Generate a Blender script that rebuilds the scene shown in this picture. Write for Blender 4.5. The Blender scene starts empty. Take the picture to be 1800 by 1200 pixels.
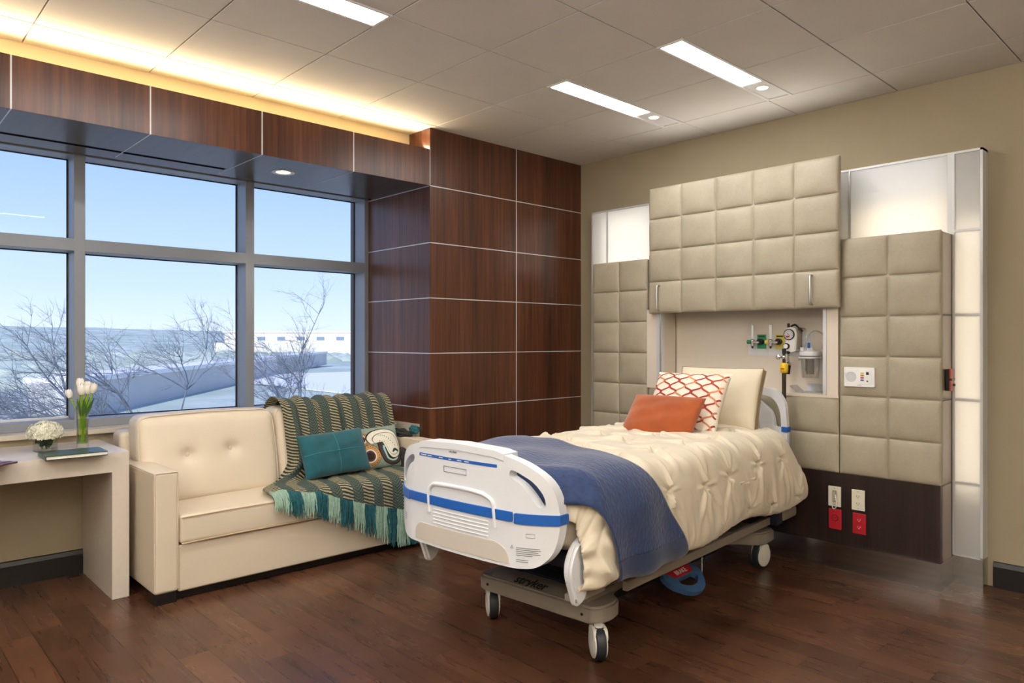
import bpy, bmesh, math, random
import numpy as np
from mathutils import Vector, Matrix
from math import sin, cos, pi, radians, sqrt, exp

random.seed(7)
rng = np.random.default_rng(5)
S = bpy.context.scene
C = S.collection

# ------------------------------------------------------------------ camera
cam_d = bpy.data.cameras.new('camera')
cam = bpy.data.objects.new('camera', cam_d)
C.objects.link(cam)
cam.location = (0, 0, 1.306)
cam.rotation_euler = (radians(90), 0, radians(46.71 - 90))
cam_d.sensor_width = 36
cam_d.lens = 1261.7 / 1800 * 36
cam_d.shift_y = -2.5 / 1800
cam_d.clip_start = 0.05
cam_d.clip_end = 5000
S.camera = cam

# ------------------------------------------------------------------ view
S.view_settings.view_transform = 'Standard'
S.view_settings.look = 'None'
S.view_settings.gamma = 1
S.view_settings.use_curve_mapping = False
S.view_settings.exposure = 0.55

# ------------------------------------------------------------------ world (pale blue clear sky)
W = bpy.data.worlds.new('sky')
S.world = W
W.use_nodes = True
nt = W.node_tree
bg = nt.nodes['Background']
tc = nt.nodes.new('ShaderNodeTexCoord')
sx = nt.nodes.new('ShaderNodeSeparateXYZ')
cr = nt.nodes.new('ShaderNodeValToRGB')
nt.links.new(tc.outputs['Generated'], sx.inputs[0])
nt.links.new(sx.outputs['Z'], cr.inputs[0])
nt.links.new(cr.outputs[0], bg.inputs[0])
cr.color_ramp.elements[0].position = 0.0
cr.color_ramp.elements[0].color = (0.60, 0.68, 0.76, 1)
cr.color_ramp.elements[1].position = 0.6
cr.color_ramp.elements[1].color = (0.10, 0.18, 0.52, 1)
e = cr.color_ramp.elements.new(0.07); e.color = (0.46, 0.58, 0.74, 1)
e = cr.color_ramp.elements.new(0.24); e.color = (0.27, 0.41, 0.74, 1)
bg.inputs[1].default_value = 1.12

# ------------------------------------------------------------------ lights
def area(name, loc, rot, sx_, sy_, power, col=(1, 1, 1), spread=None):
    d = bpy.data.lights.new(name, 'AREA')
    d.shape = 'RECTANGLE'; d.size = sx_; d.size_y = sy_
    d.energy = power; d.color = col
    if spread: d.spread = radians(spread)
    o = bpy.data.objects.new(name, d); C.objects.link(o)
    o.location = loc; o.rotation_euler = rot
    return o
sd = bpy.data.lights.new('sun', 'SUN'); sd.energy = 2.6; sd.angle = radians(0.6); sd.color = (1.0, 0.97, 0.92)
so = bpy.data.objects.new('sun', sd); C.objects.link(so)
so.rotation_euler = (Vector((-0.62, -0.55, 0.62))).to_track_quat('Z', 'Y').to_euler()
# LED strip in the cove over the window
area('cove_strip', (0.26, 4.00, 2.628), (pi + 0.75, 0, 0), 5.3, 0.06, 22, (1.0, 0.81, 0.54))
# fill added for the ceiling: bare uplight on the cabinet, unseen uplights behind the camera
area('added_cabinet_uplight', (4.20, 2.34, 2.362), (pi, radians(-35), 0), 0.10, 1.2, 1.8, (1.0, 0.95, 0.88), 150)
FILL_UPL = [(-1.6, -1.5), (-1.9, 1.2), (1.0, -1.9)]
for ux, uy in FILL_UPL: area('fill_uplight', (ux, uy, 1.86), (pi, 0, 0), 0.3, 0.3, 100, (1.0, 0.99, 0.98))
# lamps inside the backlit glass of the headwall (they stand behind the translucent panes)
WARM = (1.0, 0.86, 0.68)
area('strip_lamp', (4.462, 1.117, 1.22), (0, radians(90), 0), 1.45, 0.10, 1.3, WARM)
area('panel_lamp', (4.462, 1.47, 1.90), (0, radians(90), 0), 0.34, 0.46, 1.3, WARM)
area('panel_lamp', (4.462, 3.38, 1.96), (0, radians(90), 0), 0.62, 0.50, 2.2, (1.0, 0.95, 0.90))
area('panel_lamp', (4.462, 1.47, 2.20), (0, radians(90), 0), 0.22, 0.46, 0.35, (0.85, 0.9, 1.0))
# daylight portal in the window opening
pl_ = area('window_portal', (0.26, 4.95, 1.6), (radians(-90), 0, 0), 5.3, 1.6, 1)
pl_.data.cycles.is_portal = True

# ------------------------------------------------------------------ material helpers
def lin(c):
    if isinstance(c, str):
        c = [int(c[i:i + 2], 16) / 255 for i in (0, 2, 4)]
    return tuple((x / 12.92 if x <= 0.04045 else ((x + 0.055) / 1.055) ** 2.4) for x in c) + (1,)

class NT:
    def __init__(s, m):
        s.t = m.node_tree; s.b = s.t.nodes['Principled BSDF']
    def n(s, typ, **kw):
        x = s.t.nodes.new(typ)
        for k, v in kw.items(): setattr(x, k, v)
        return x
    def l(s, a, b): s.t.links.new(a, b)
    def coord(s, scale=(1, 1, 1), kind='Object', rot=(0, 0, 0)):
        t = s.n('ShaderNodeTexCoord'); m = s.n('ShaderNodeMapping')
        m.inputs['Scale'].default_value = scale; m.inputs['Rotation'].default_value = rot
        s.l(t.outputs[kind], m.inputs[0]); return m.outputs[0]
    def noise(s, vec, scale, detail=4, rough=.55, out='Fac'):
        x = s.n('ShaderNodeTexNoise'); x.inputs['Scale'].default_value = scale
        x.inputs['Detail'].default_value = detail; x.inputs['Roughness'].default_value = rough
        if vec is not None: s.l(vec, x.inputs['Vector'])
        return x.outputs[out]
    def ramp(s, fac, stops):
        x = s.n('ShaderNodeValToRGB'); r = x.color_ramp
        r.elements[0].position = stops[0][0]; r.elements[0].color = stops[0][1]
        r.elements[1].position = stops[-1][0]; r.elements[1].color = stops[-1][1]
        for p, c in stops[1:-1]:
            e = r.elements.new(p); e.color = c
        s.l(fac, x.inputs[0]); return x.outputs[0]
    def math(s, op, a, b=None):
        x = s.n('ShaderNodeMath', operation=op)
        for i, v in enumerate((a, b)):
            if v is None: continue
            if isinstance(v, (int, float)): x.inputs[i].default_value = v
            else: s.l(v, x.inputs[i])
        return x.outputs[0]
    def mix(s, f, a, b):
        x = s.n('ShaderNodeMix', data_type='RGBA')
        for i, v in ((0, f), (6, a), (7, b)):
            if isinstance(v, (int, float, tuple)): x.inputs[i].default_value = v
            else: s.l(v, x.inputs[i])
        return x.outputs[2]
    def bump(s, h, strength=.3, dist=.01):
        x = s.n('ShaderNodeBump'); x.inputs['Strength'].default_value = strength
        x.inputs['Distance'].default_value = dist
        s.l(h, x.inputs['Height']); s.l(x.outputs[0], s.b.inputs['Normal'])

def mat(name, col, rough=.5, metal=0, var=.06, vscale=6, bump=0, bscale=200, coat=0, sheen=0, spec=None, emit=None, estr=0, stretch=(1, 1, 1)):
    m = bpy.data.materials.new(name); m.use_nodes = True
    k = NT(m); b = k.b
    c = lin(col)
    if var:
        v = k.coord(stretch)
        f = k.noise(v, vscale, 3)
        lo = tuple(x * (1 - var) for x in c[:3]) + (1,); hi = tuple(min(1, x * (1 + var)) for x in c[:3]) + (1,)
        k.l(k.ramp(f, [(.3, lo), (.7, hi)]), b.inputs['Base Color'])
    else: b.inputs['Base Color'].default_value = c
    b.inputs['Roughness'].default_value = rough; b.inputs['Metallic'].default_value = metal
    if coat: b.inputs['Coat Weight'].default_value = coat; b.inputs['Coat Roughness'].default_value = .15
    if sheen: b.inputs['Sheen Weight'].default_value = sheen; b.inputs['Sheen Roughness'].default_value = .5
    if spec is not None: b.inputs['Specular IOR Level'].default_value = spec
    if emit: b.inputs['Emission Color'].default_value = lin(emit); b.inputs['Emission Strength'].default_value = estr
    if bump: k.bump(k.noise(k.coord(stretch), bscale, 2), bump, .002)
    return m

M = {}
M['wall'] = mat('taupe_wall_paint', '9f937b', .75, var=.02, bump=.15, bscale=300)
M['cream_wall'] = mat('cream_wall_paint', 'dfcda4', .8, var=.02)
M['tile'] = mat('ceiling_tile', 'd0cac2', .9, var=.03, vscale=3, bump=.35, bscale=260)
M['tbar'] = mat('ceiling_bar', 'a39a8c', .6, var=0)
M['white_trim'] = mat('white_trim', 'e6e1d6', .4, var=0)
M['baseboard'] = mat('black_baseboard', '191715', .35, var=0)
M['alu'] = mat('brushed_aluminium', 'c9ccd0', .32, 1, var=.04, vscale=30)
M['alu_white'] = mat('satin_aluminium_trim', 'd4d6d8', .45, .3, var=0)
M['frame'] = mat('window_frame_metal', '8f949c', .45, .35, var=.03)
M['chrome'] = mat('chrome', 'e8e8ea', .08, 1, var=0)
M['darksteel'] = mat('dark_steel', '5a544e', .25, .9, var=0)
M['steel'] = mat('brushed_steel', 'b9b7b3', .24, 1, var=.12, vscale=3, stretch=(1, .15, 12))
M['fixture'] = mat('fixture_white', 'dcdad6', .4, var=0)
M['lens'] = mat('lit_lens', 'ffffff', .5, var=0, emit='fffdfa', estr=26)
M['lens_spot'] = mat('lit_spot', 'ffffff', .5, var=0, emit='fff6e6', estr=16)
M['desk'] = mat('solid_surface_desk', 'cfc5b8', .25, var=.02, vscale=40)
M['sill'] = mat('sill_surface', 'c2b8a8', .3, var=.02)
M['leather'] = mat('cream_leather', 'd6c8b2', .42, var=.03, vscale=4, bump=.12, bscale=420)
M['welt'] = mat('leather_welt', 'b7a283', .5, var=0)
M['darkleg'] = mat('black_sofa_leg', '15110f', .4, var=0)
M['bedwhite'] = mat('bed_plastic_white', 'dfe2e6', .34, var=.015, bump=.05, bscale=500)
M['bedblue'] = mat('bed_plastic_blue', '1f5fb4', .4, var=0)
M['bedbeige'] = mat('bed_plastic_beige', 'c9c2b6', .5, var=0)
M['bedgrey'] = mat('bed_base_grey', '8d8478', .5, var=.03)
M['beddark'] = mat('bed_dark_plastic', '14161c', .45, var=0)
M['bednavy'] = mat('bed_navy_cover', '161e33', .5, var=0)
M['groove'] = mat('groove_grey', '7f8796', .6, var=0)  # flat blue-grey for grooves, grille holes and lettering
M['ink'] = mat('printed_ink', '60646b', .6, var=0)
M['inkdark'] = mat('black_ink', '1c1c1c', .6, var=0)
M['inkwhite'] = mat('white_ink', 'eeeeee', .6, var=0)
M['rubber'] = mat('tyre_rubber', '24282c', .45, var=0)
M['wheel'] = mat('caster_hood', 'd6d2c6', .35, var=0)
M['pedalblue'] = mat('brake_pedal_blue', '3c5d86', .45, var=0)
M['red'] = mat('red_plastic', 'b3202c', .4, var=0)
M['redclamp'] = mat('red_clamp', 'b8554a', .4, var=0)
M['ivory'] = mat('ivory_plastic', 'ddd8c4', .4, var=0)
M['white'] = mat('white_plastic', 'eeeeec', .35, var=0)
M['green'] = mat('green_plate', '2f8a55', .4, var=0)
M['yellow'] = mat('yellow_plastic', 'e6c01c', .4, var=0)
M['paleyellow'] = mat('pale_yellow_plate', 'd9c95a', .4, var=0)
M['black'] = mat('black_plastic', '141414', .35, var=0)
M['cream_panel'] = mat('cream_laminate', 'd8cdbf', .42, var=.01)
M['side_lam'] = mat('greige_laminate', '9a8a7c', .18, var=.02)
M['book'] = mat('green_book_cover', '28402f', .35, var=.05)
M['paper'] = mat('page_edges', 'e9e8dc', .8, var=.03, vscale=200)
M['tulip'] = mat('tulip_petal', 'f0ece2', .55, var=.03, vscale=20)
M['petal'] = mat('hydrangea_petal', 'edebd8', .7, var=.05, vscale=60)
M['leaf'] = mat('leaf_green', '3c6a22', .5, var=.2, vscale=20)
M['stem'] = mat('stem_green', '84a818', .5, var=.15, vscale=30)
M['darkleaf'] = mat('dark_leaf', '274018', .5, var=.2, vscale=30)
M['orange'] = mat('orange_suede', 'a04a12', .9, var=.16, vscale=9, bump=.1, sheen=.4)
M['cushion'] = mat('beige_cotton', 'd8ccb4', .8, var=.03, bump=.2, bscale=300)
M['cushion_side'] = mat('grey_cotton_gusset', 'a08f72', .8, var=.08, bump=.3, bscale=300)
M['ivorycloth'] = mat('ivory_cloth', 'e6dccb', .85, var=.03, bump=.2, bscale=400)
M['embroid'] = mat('rust_embroidery', 'a8382a', .8, var=.35, vscale=7)
M['embroid2'] = mat('copper_embroidery', 'cf8a62', .8, var=.25, vscale=7)
M['teal'] = mat('teal_suede', '155560', .9, var=.18, vscale=10, bump=.1, sheen=.3)
M['teal_seam'] = mat('teal_seam', '2f7d86', .9, var=0)
M['sage'] = mat('sage_cloth', '86988c', .9, var=.1, vscale=60, bump=.3, bscale=300)
M['applique_tan'] = mat('tan_applique', 'c29259', .9, var=.1, vscale=60)
M['applique_brown'] = mat('brown_applique', '2e2019', .9, var=.1, vscale=60)
M['applique_cream'] = mat('cream_applique', 'e3dfce', .9, var=.05, vscale=60)
M['applique_blue'] = mat('pale_blue_applique', 'a9c8cc', .9, var=.05)
M['applique_green'] = mat('bottle_green_applique', '274a3d', .9, var=.05)
M['applique_plum'] = mat('plum_applique', '5a3038', .9, var=.05)
M['mint'] = mat('mint_yarn', '93b09f', .95, var=.15, vscale=60, bump=.6, bscale=200)
M['tealyarn'] = mat('teal_yarn', '1f5a62', .95, var=.2, vscale=60, bump=.6, bscale=200)
M['tree'] = mat('bare_branches', '7b818c', .8, var=.1)  # blue-grey carries the outdoor haze in the branch colour
M['bush'] = mat('bush_green', '8fa593', .9, var=.2, vscale=2)
M['bld'] = mat('pale_building', 'f0ead8', .8, var=.02)
M['bldwin'] = mat('far_window', '7f93a8', .5, var=0)
M['retain'] = mat('retaining_wall', 'cbc9c4', .8, var=.05, vscale=.4)
M['coping'] = mat('white_coping', 'f4f2ec', .7, var=0)
M['road'] = mat('asphalt', 'b4b4b4', .8, var=.05, vscale=.3)
M['curb'] = mat('red_curb', 'c98a8a', .8, var=.08)
M['clearglass'] = None

def wood(name, dark, mid, light, rough, axis='z', coat=.15, sc=1.0):
    m = bpy.data.materials.new(name); m.use_nodes = True; k = NT(m)
    st = {'z': (1, 1, .035), 'x': (.035, 1, 1), 'y': (1, .035, 1)}[axis]
    v = k.coord(st)
    f1 = k.noise(v, 46 * sc, 6, .65); f2 = k.noise(v, 9 * sc, 3, .5)
    f = k.math('ADD', k.math('MULTIPLY', f1, .55), k.math('MULTIPLY', f2, .45))
    k.l(k.ramp(f, [(.34, lin(dark)), (.5, lin(mid)), (.68, lin(light))]), k.b.inputs['Base Color'])
    k.b.inputs['Roughness'].default_value = rough
    k.b.inputs['Coat Weight'].default_value = coat; k.b.inputs['Coat Roughness'].default_value = .22
    k.bump(f1, .05, .001)
    return m
M['walnut'] = wood('walnut_veneer', '351e13', '532f1e', '72462d', .34)
M['wenge'] = wood('dark_wenge_veneer', '1b1210', '2a1d1a', '3a2a25', .4)
M['tray'] = wood('striped_wood', '3a1f18', '5c3428', '8a5a44', .35, 'y')

def floor_mat():
    m = bpy.data.materials.new('dark_wood_planks'); m.use_nodes = True; k = NT(m)
    t = k.n('ShaderNodeTexCoord'); s = k.n('ShaderNodeSeparateXYZ'); k.l(t.outputs['Object'], s.inputs[0])
    X, Y = s.outputs[0], s.outputs[1]
    w = .127
    col = k.math('FLOOR', k.math('DIVIDE', X, w))
    wn = k.n('ShaderNodeTexWhiteNoise', noise_dimensions='1D'); k.l(col, wn.inputs['W'])
    yy = k.math('ADD', k.math('DIVIDE', Y, .95), k.math('MULTIPLY', wn.outputs[0], 7.3))
    row = k.math('FLOOR', yy)
    cb = k.n('ShaderNodeCombineXYZ'); k.l(col, cb.inputs[0]); k.l(row, cb.inputs[1])
    w2 = k.n('ShaderNodeTexWhiteNoise', noise_dimensions='3D'); k.l(cb.outputs[0], w2.inputs['Vector'])
    ad = k.n('ShaderNodeVectorMath', operation='MULTIPLY_ADD')
    k.l(w2.outputs['Color'], ad.inputs[0]); ad.inputs[1].default_value = (9, 9, 9); k.l(t.outputs['Object'], ad.inputs[2])
    mp = k.n('ShaderNodeMapping'); mp.inputs['Scale'].default_value = (1, .07, 1); k.l(ad.outputs[0], mp.inputs[0])
    g = k.noise(mp.outputs[0], 34, 3, .5); bl = k.noise(ad.outputs[0], 3.2, 3, .6)
    v = k.math('ADD', k.math('ADD', k.math('MULTIPLY', g, .26), k.math('MULTIPLY', bl, .46)), k.math('MULTIPLY', w2.outputs['Value'], .26))
    base = k.ramp(v, [(.30, lin('3f281b')), (.5, lin('523525')), (.74, lin('6a452f'))])
    fx = k.math('FRACT', k.math('DIVIDE', X, w)); fy = k.math('FRACT', yy)
    gx = k.math('LESS_THAN', fx, .018); gy = k.math('LESS_THAN', fy, .0025)
    gap = k.math('MAXIMUM', gx, gy)
    k.l(k.mix(gap, base, lin('170c08')), k.b.inputs['Base Color'])
    k.l(k.ramp(g, [(.3, (.24,) * 3 + (1,)), (.7, (.38,) * 3 + (1,))]), k.b.inputs['Roughness'])
    h = k.math('SUBTRACT', k.math('MULTIPLY', g, .06), k.math('MULTIPLY', gap, 1.0))
    k.bump(h, .12, .002)
    return m
M['floor'] = floor_mat()

def pad_mat():
    m = bpy.data.materials.new('tan_vinyl_padding'); m.use_nodes = True; k = NT(m)
    v = k.coord(); n = k.noise(v, 5, 3); 
    a = k.noise(k.coord((1, 1, .12)), 420, 2); b = k.noise(k.coord((1, .12, 1)), 420, 2)
    f = k.math('ADD', k.math('MULTIPLY', n, .5), k.math('MULTIPLY', k.math('ADD', a, b), .25))
    k.l(k.ramp(f, [(.36, lin('9e9481')), (.64, lin('afa692'))]), k.b.inputs['Base Color'])
    k.b.inputs['Roughness'].default_value = .5
    k.bump(k.math('ADD', a, b), .18, .001)
    return m
M['pad'] = pad_mat()

def duvet_mat():
    m = bpy.data.materials.new('cream_sateen_duvet'); m.use_nodes = True; k = NT(m)
    n = k.noise(k.coord(), 5, 3)
    k.l(k.ramp(n, [(.3, lin('cfc3ab')), (.7, lin('dacfb9'))]), k.b.inputs['Base Color'])
    k.b.inputs['Roughness'].default_value = .52; k.b.inputs['Sheen Weight'].default_value = .25
    w = k.noise(k.coord((1, 1, 1)), 26, 4, .6)
    k.bump(w, .18, .006)
    return m
M['duvet'] = duvet_mat()

def coverlet_mat(name, lo, hi, b):
    m = bpy.data.materials.new(name); m.use_nodes = True; k = NT(m)
    n = k.noise(k.coord(), 40, 3)
    k.l(k.ramp(n, [(.3, lin(lo)), (.7, lin(hi))]), k.b.inputs['Base Color'])
    k.b.inputs['Roughness'].default_value = .75; k.b.inputs['Sheen Weight'].default_value = .3
    v = k.n('ShaderNodeTexVoronoi'); v.inputs['Scale'].default_value = 85
    k.l(k.coord((1, .45, .6)), v.inputs['Vector'])
    k.bump(v.outputs['Distance'], b, .004)
    return m
M['blueq'] = coverlet_mat('navy_quilted_cotton', '192c55', '213a69', .6)
M['blueband'] = coverlet_mat('navy_plain_band', '16284c', '1c3158', .08)

def throw_mat():
    m = bpy.data.materials.new('striped_knit_throw'); m.use_nodes = True; k = NT(m)
    t = k.n('ShaderNodeUVMap'); s = k.n('ShaderNodeSeparateXYZ'); k.l(t.outputs[0], s.inputs[0])
    U, V = s.outputs[0], s.outputs[1]          # metres across, metres along
    st = k.math('DIVIDE', U, .066); idx = k.math('FLOOR', st)
    odd = k.math('GREATER_THAN', k.math('FRACT', k.math('MULTIPLY', idx, .5)), .25)
    fr = k.math('FRACT', st)
    wob = k.math('MULTIPLY', k.noise(t.outputs[0], 45, 2), .35)
    dg = k.math('FRACT', k.math('ADD', k.math('ADD', k.math('MULTIPLY', V, 52), k.math('MULTIPLY', fr, -1.3)), wob))
    diag = k.math('GREATER_THAN', dg, .52)
    herr = k.math('FRACT', k.math('ADD', k.math('ADD', k.math('MULTIPLY', V, 60), k.math('MULTIPLY', k.math('ABSOLUTE', k.math('SUBTRACT', fr, .5)), 3.2)), wob))
    hz = k.math('GREATER_THAN', herr, .6)
    n = k.noise(t.outputs[0], 130, 3)
    tan = k.ramp(n, [(.3, lin('8f8b6c')), (.7, lin('b3ab8c'))])
    dk = k.ramp(n, [(.3, lin('1c2a26')), (.7, lin('38302c'))])
    a = k.mix(diag, dk, tan)
    b1 = k.ramp(n, [(.3, lin('273534')), (.7, lin('3c4d49'))]); b2 = k.ramp(n, [(.3, lin('46534b')), (.7, lin('667061'))])
    b = k.mix(hz, b1, b2)
    k.l(k.mix(odd, a, b), k.b.inputs['Base Color'])
    k.b.inputs['Roughness'].default_value = .95
    h = k.math('ADD', k.math('MULTIPLY', k.math('PINGPONG', dg, .5), 1.2), k.math('MULTIPLY', n, 1.0))
    k.bump(h, .7, .005)
    return m
M['throw'] = throw_mat()

def frosted():
    m = bpy.data.materials.new('frosted_glass'); m.use_nodes = True; t = m.node_tree
    t.nodes.remove(t.nodes['Principled BSDF']); out = t.nodes['Material Output']
    tr = t.nodes.new('ShaderNodeBsdfTranslucent'); tr.inputs[0].default_value = (.86, .86, .84, 1)
    df = t.nodes.new('ShaderNodeBsdfDiffuse'); df.inputs[0].default_value = (.72, .72, .72, 1)
    gl = t.nodes.new('ShaderNodeBsdfGlossy'); gl.inputs['Roughness'].default_value = .25
    m1 = t.nodes.new('ShaderNodeMixShader'); m1.inputs[0].default_value = .5
    m2 = t.nodes.new('ShaderNodeMixShader'); m2.inputs[0].default_value = .04
    t.links.new(tr.outputs[0], m1.inputs[1]); t.links.new(df.outputs[0], m1.inputs[2])
    t.links.new(m1.outputs[0], m2.inputs[1]); t.links.new(gl.outputs[0], m2.inputs[2]); t.links.new(m2.outputs[0], out.inputs[0])
    return m
M['frost'] = frosted()

def thin_glass(name, tint, refl=.05, rough=0.0):
    m = bpy.data.materials.new(name); m.use_nodes = True; t = m.node_tree
    t.nodes.remove(t.nodes['Principled BSDF']); out = t.nodes['Material Output']
    tr = t.nodes.new('ShaderNodeBsdfTransparent'); tr.inputs[0].default_value = tint
    gl = t.nodes.new('ShaderNodeBsdfGlossy'); gl.inputs['Roughness'].default_value = rough
    lw = t.nodes.new('ShaderNodeLayerWeight'); lw.inputs[0].default_value = .35
    mu = t.nodes.new('ShaderNodeMath'); mu.operation = 'MULTIPLY_ADD'; mu.inputs[1].default_value = .5 if refl else .12; mu.inputs[2].default_value = refl
    t.links.new(lw.outputs['Fresnel'], mu.inputs[0])
    mx = t.nodes.new('ShaderNodeMixShader'); t.links.new(mu.outputs[0], mx.inputs[0])
    t.links.new(tr.outputs[0], mx.inputs[1]); t.links.new(gl.outputs[0], mx.inputs[2]); t.links.new(mx.outputs[0], out.inputs[0])
    return m
M['pane'] = thin_glass('window_glass', (.95, .97, 1, 1), .0)
M['glass'] = thin_glass('vase_glass', (.975, .985, .975, 1), .05)
M['plastic_clear'] = thin_glass('clear_canister_plastic', (.88, .87, .85, 1), .08, .1)

# ------------------------------------------------------------------ object helpers
MATS = {}
def settag(o, label=None, cat=None, group=None, kind=None):
    if label: o['label'] = label
    if cat: o['category'] = cat
    if group: o['group'] = group
    if kind: o['kind'] = kind
    return o
def thing(name, label, cat, loc=(0, 0, 0), rotz=0, group=None):
    o = bpy.data.objects.new(name, None); C.objects.link(o)
    o.empty_display_size = .05
    o.location = loc; o.rotation_euler = (0, 0, rotz)
    MATS[o.name] = Matrix.Translation(loc) @ Matrix.Rotation(rotz, 4, 'Z')
    return settag(o, label, cat, group)

class MB:
    def __init__(s): s.bm = bmesh.new(); s.mi = 0; s.mats = []
    def use(s, m):
        if m not in s.mats: s.mats.append(m)
        s.mi = s.mats.index(m); return s
    def _merge(s, t, mtx=None):
        if mtx is not None: bmesh.ops.transform(t, matrix=mtx, verts=t.verts)
        me = bpy.data.meshes.new('t'); t.to_mesh(me); t.free()
        n = len(s.bm.faces); s.bm.from_mesh(me); bpy.data.meshes.remove(me)
        s.bm.faces.ensure_lookup_table()
        for i in range(n, len(s.bm.faces)): s.bm.faces[i].material_index = s.mi
        return s
    def box(s, x0, x1, y0, y1, z0, z1, r=0, seg=2, mtx=None):
        t = bmesh.new(); bmesh.ops.create_cube(t, size=1)
        for v in t.verts:
            v.co = Vector(((x0 + x1) / 2 + v.co.x * (x1 - x0), (y0 + y1) / 2 + v.co.y * (y1 - y0), (z0 + z1) / 2 + v.co.z * (z1 - z0)))
        if r: bmesh.ops.bevel(t, geom=t.edges[:], offset=r, segments=seg, affect='EDGES', profile=.5, clamp_overlap=True)
        return s._merge(t, mtx)
    def cyl(s, p0, p1, r, r2=None, n=20, cap=True):
        p0 = Vector(p0); p1 = Vector(p1); d = p1 - p0
        t = bmesh.new()
        bmesh.ops.create_cone(t, cap_ends=cap, segments=n, radius1=r, radius2=r if r2 is None else r2, depth=d.length)
        return s._merge(t, Matrix.Translation((p0 + p1) / 2) @ d.to_track_quat('Z', 'Y').to_matrix().to_4x4())
    def sph(s, c, r, sc=(1, 1, 1), n=16):
        t = bmesh.new(); bmesh.ops.create_uvsphere(t, u_segments=n, v_segments=n // 2 + 2, radius=r)
        return s._merge(t, Matrix.Translation(c) @ Matrix.Diagonal((*sc, 1)))
    def lathe(s, prof, c=(0, 0, 0), axis=(0, 0, 1), n=32):
        t = bmesh.new(); rings = []
        for r, z in prof:
            rings.append([t.verts.new((r * cos(2 * pi * i / n), r * sin(2 * pi * i / n), z)) for i in range(n)] if r > 1e-6 else [t.verts.new((0, 0, z))])
        for a, b in zip(rings, rings[1:]):
            for i in range(n):
                j = (i + 1) % n
                f = [a[i % len(a)], a[j % len(a)], b[j % len(b)], b[i % len(b)]]
                f = list(dict.fromkeys(f))
                if len(f) > 2:
                    try: t.faces.new(f)
                    except ValueError: pass
        return s._merge(t, Matrix.Translation(c) @ Vector(axis).to_track_quat('Z', 'Y').to_matrix().to_4x4())
    def tube(s, pts, r, n=8, cap=True, rad=None, flat=1.0):
        pts = [Vector(p) for p in pts]; t = bmesh.new(); rings = []
        up = Vector((0, 0, 1)); prev = None
        for i, p in enumerate(pts):
            d = (pts[min(i + 1, len(pts) - 1)] - pts[max(i - 1, 0)]).normalized()
            if prev is None:
                a = d.cross(up)
                if a.length < .1: a = d.cross(Vector((1, 0, 0)))
            else: a = prev - d * prev.dot(d)
            a.normalize(); prev = a; b = d.cross(a)
            rr = rad[i] if rad else r
            rings.append([t.verts.new(p + (a * cos(2 * pi * k / n) + b * sin(2 * pi * k / n) * flat) * rr) for k in range(n)])
        for A, B in zip(rings, rings[1:]):
            for k in range(n): t.faces.new((A[k], A[(k + 1) % n], B[(k + 1) % n], B[k]))
        if cap: t.faces.new(rings[0][::-1]); t.faces.new(rings[-1])
        return s._merge(t)
    def prism(s, pts, z0, z1, r=0, mtx=None, seg=2):
        t = bmesh.new(); f = t.faces.new([t.verts.new((x, y, z0)) for x, y in pts])
        g = bmesh.ops.extrude_face_region(t, geom=[f])
        for v in g['geom']:
            if isinstance(v, bmesh.types.BMVert): v.co.z = z1
        bmesh.ops.recalc_face_normals(t, faces=t.faces)
        if r:
            es = [e for e in t.edges if abs(e.verts[0].co.z - e.verts[1].co.z) < 1e-6]
            bmesh.ops.bevel(t, geom=es, offset=r, segments=seg, affect='EDGES', clamp_overlap=True)
        return s._merge(t, mtx)
    def grid(s, P, uv=None, closeu=False):
        P = np.asarray(P); nu, nv = P.shape[:2]
        t = bmesh.new(); V = [[t.verts.new(P[i, j]) for j in range(nv)] for i in range(nu)]
        ul = t.loops.layers.uv.new('UVMap') if uv is not None else None
        for i in range(nu if closeu else nu - 1):
            for j in range(nv - 1):
                ii = (i + 1) % nu
                f = t.faces.new((V[i][j], V[ii][j], V[ii][j + 1], V[i][j + 1]))
                if ul:
                    for l, (a, b) in zip(f.loops, ((i, j), (ii, j), (ii, j + 1), (i, j + 1))): l[ul].uv = uv[a, b]
        return s._merge(t)
    def build(s, name, m=None, parent=None, world=True, smooth=45, label=None, cat=None, group=None, kind=None, recalc=False, weld=0):
        if weld: bmesh.ops.remove_doubles(s.bm, verts=s.bm.verts, dist=weld)
        if recalc: bmesh.ops.recalc_face_normals(s.bm, faces=s.bm.faces)
        if smooth:
            a = radians(smooth)
            for f in s.bm.faces: f.smooth = True
            for e in s.bm.edges:
                e.smooth = not (len(e.link_faces) == 2 and e.calc_face_angle(0) > a)
        me = bpy.data.meshes.new(name); s.bm.to_mesh(me); s.bm.free()
        o = bpy.data.objects.new(name, me); C.objects.link(o)
        for x in (s.mats or [m]): me.materials.append(M[x] if isinstance(x, str) else x)
        if parent is not None:
            pm = MATS.get(parent.name, Matrix())
            if world: me.transform(pm.inverted())
            o.parent = parent; MATS[o.name] = pm
        if smooth and 30 < smooth <= 50:
            wn_ = o.modifiers.new('normals', 'WEIGHTED_NORMAL'); wn_.keep_sharp = True; wn_.weight = 90
        return settag(o, label, cat, group, kind)

def B(name, m, parent, *b, r=0, seg=2, **kw):
    return MB().box(*b, r=r, seg=seg).build(name, m, parent, **kw)
def struct(name, m, *b, r=0, parent=None, **kw):
    return MB().box(*b, r=r).build(name, m, parent, kind=None if parent else 'structure', **kw)

def copy_tree(o, loc=None, rotz=None, label=None, group=None, parent=None):
    c = o.copy(); C.objects.link(c)
    if parent is not None: c.parent = parent
    if loc is not None: c.location = loc
    if rotz is not None: c.rotation_euler = (0, 0, rotz)
    if label: c['label'] = label
    if group: c['group'] = group
    for ch in list(o.children): copy_tree(ch, parent=c)
    return c

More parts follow.
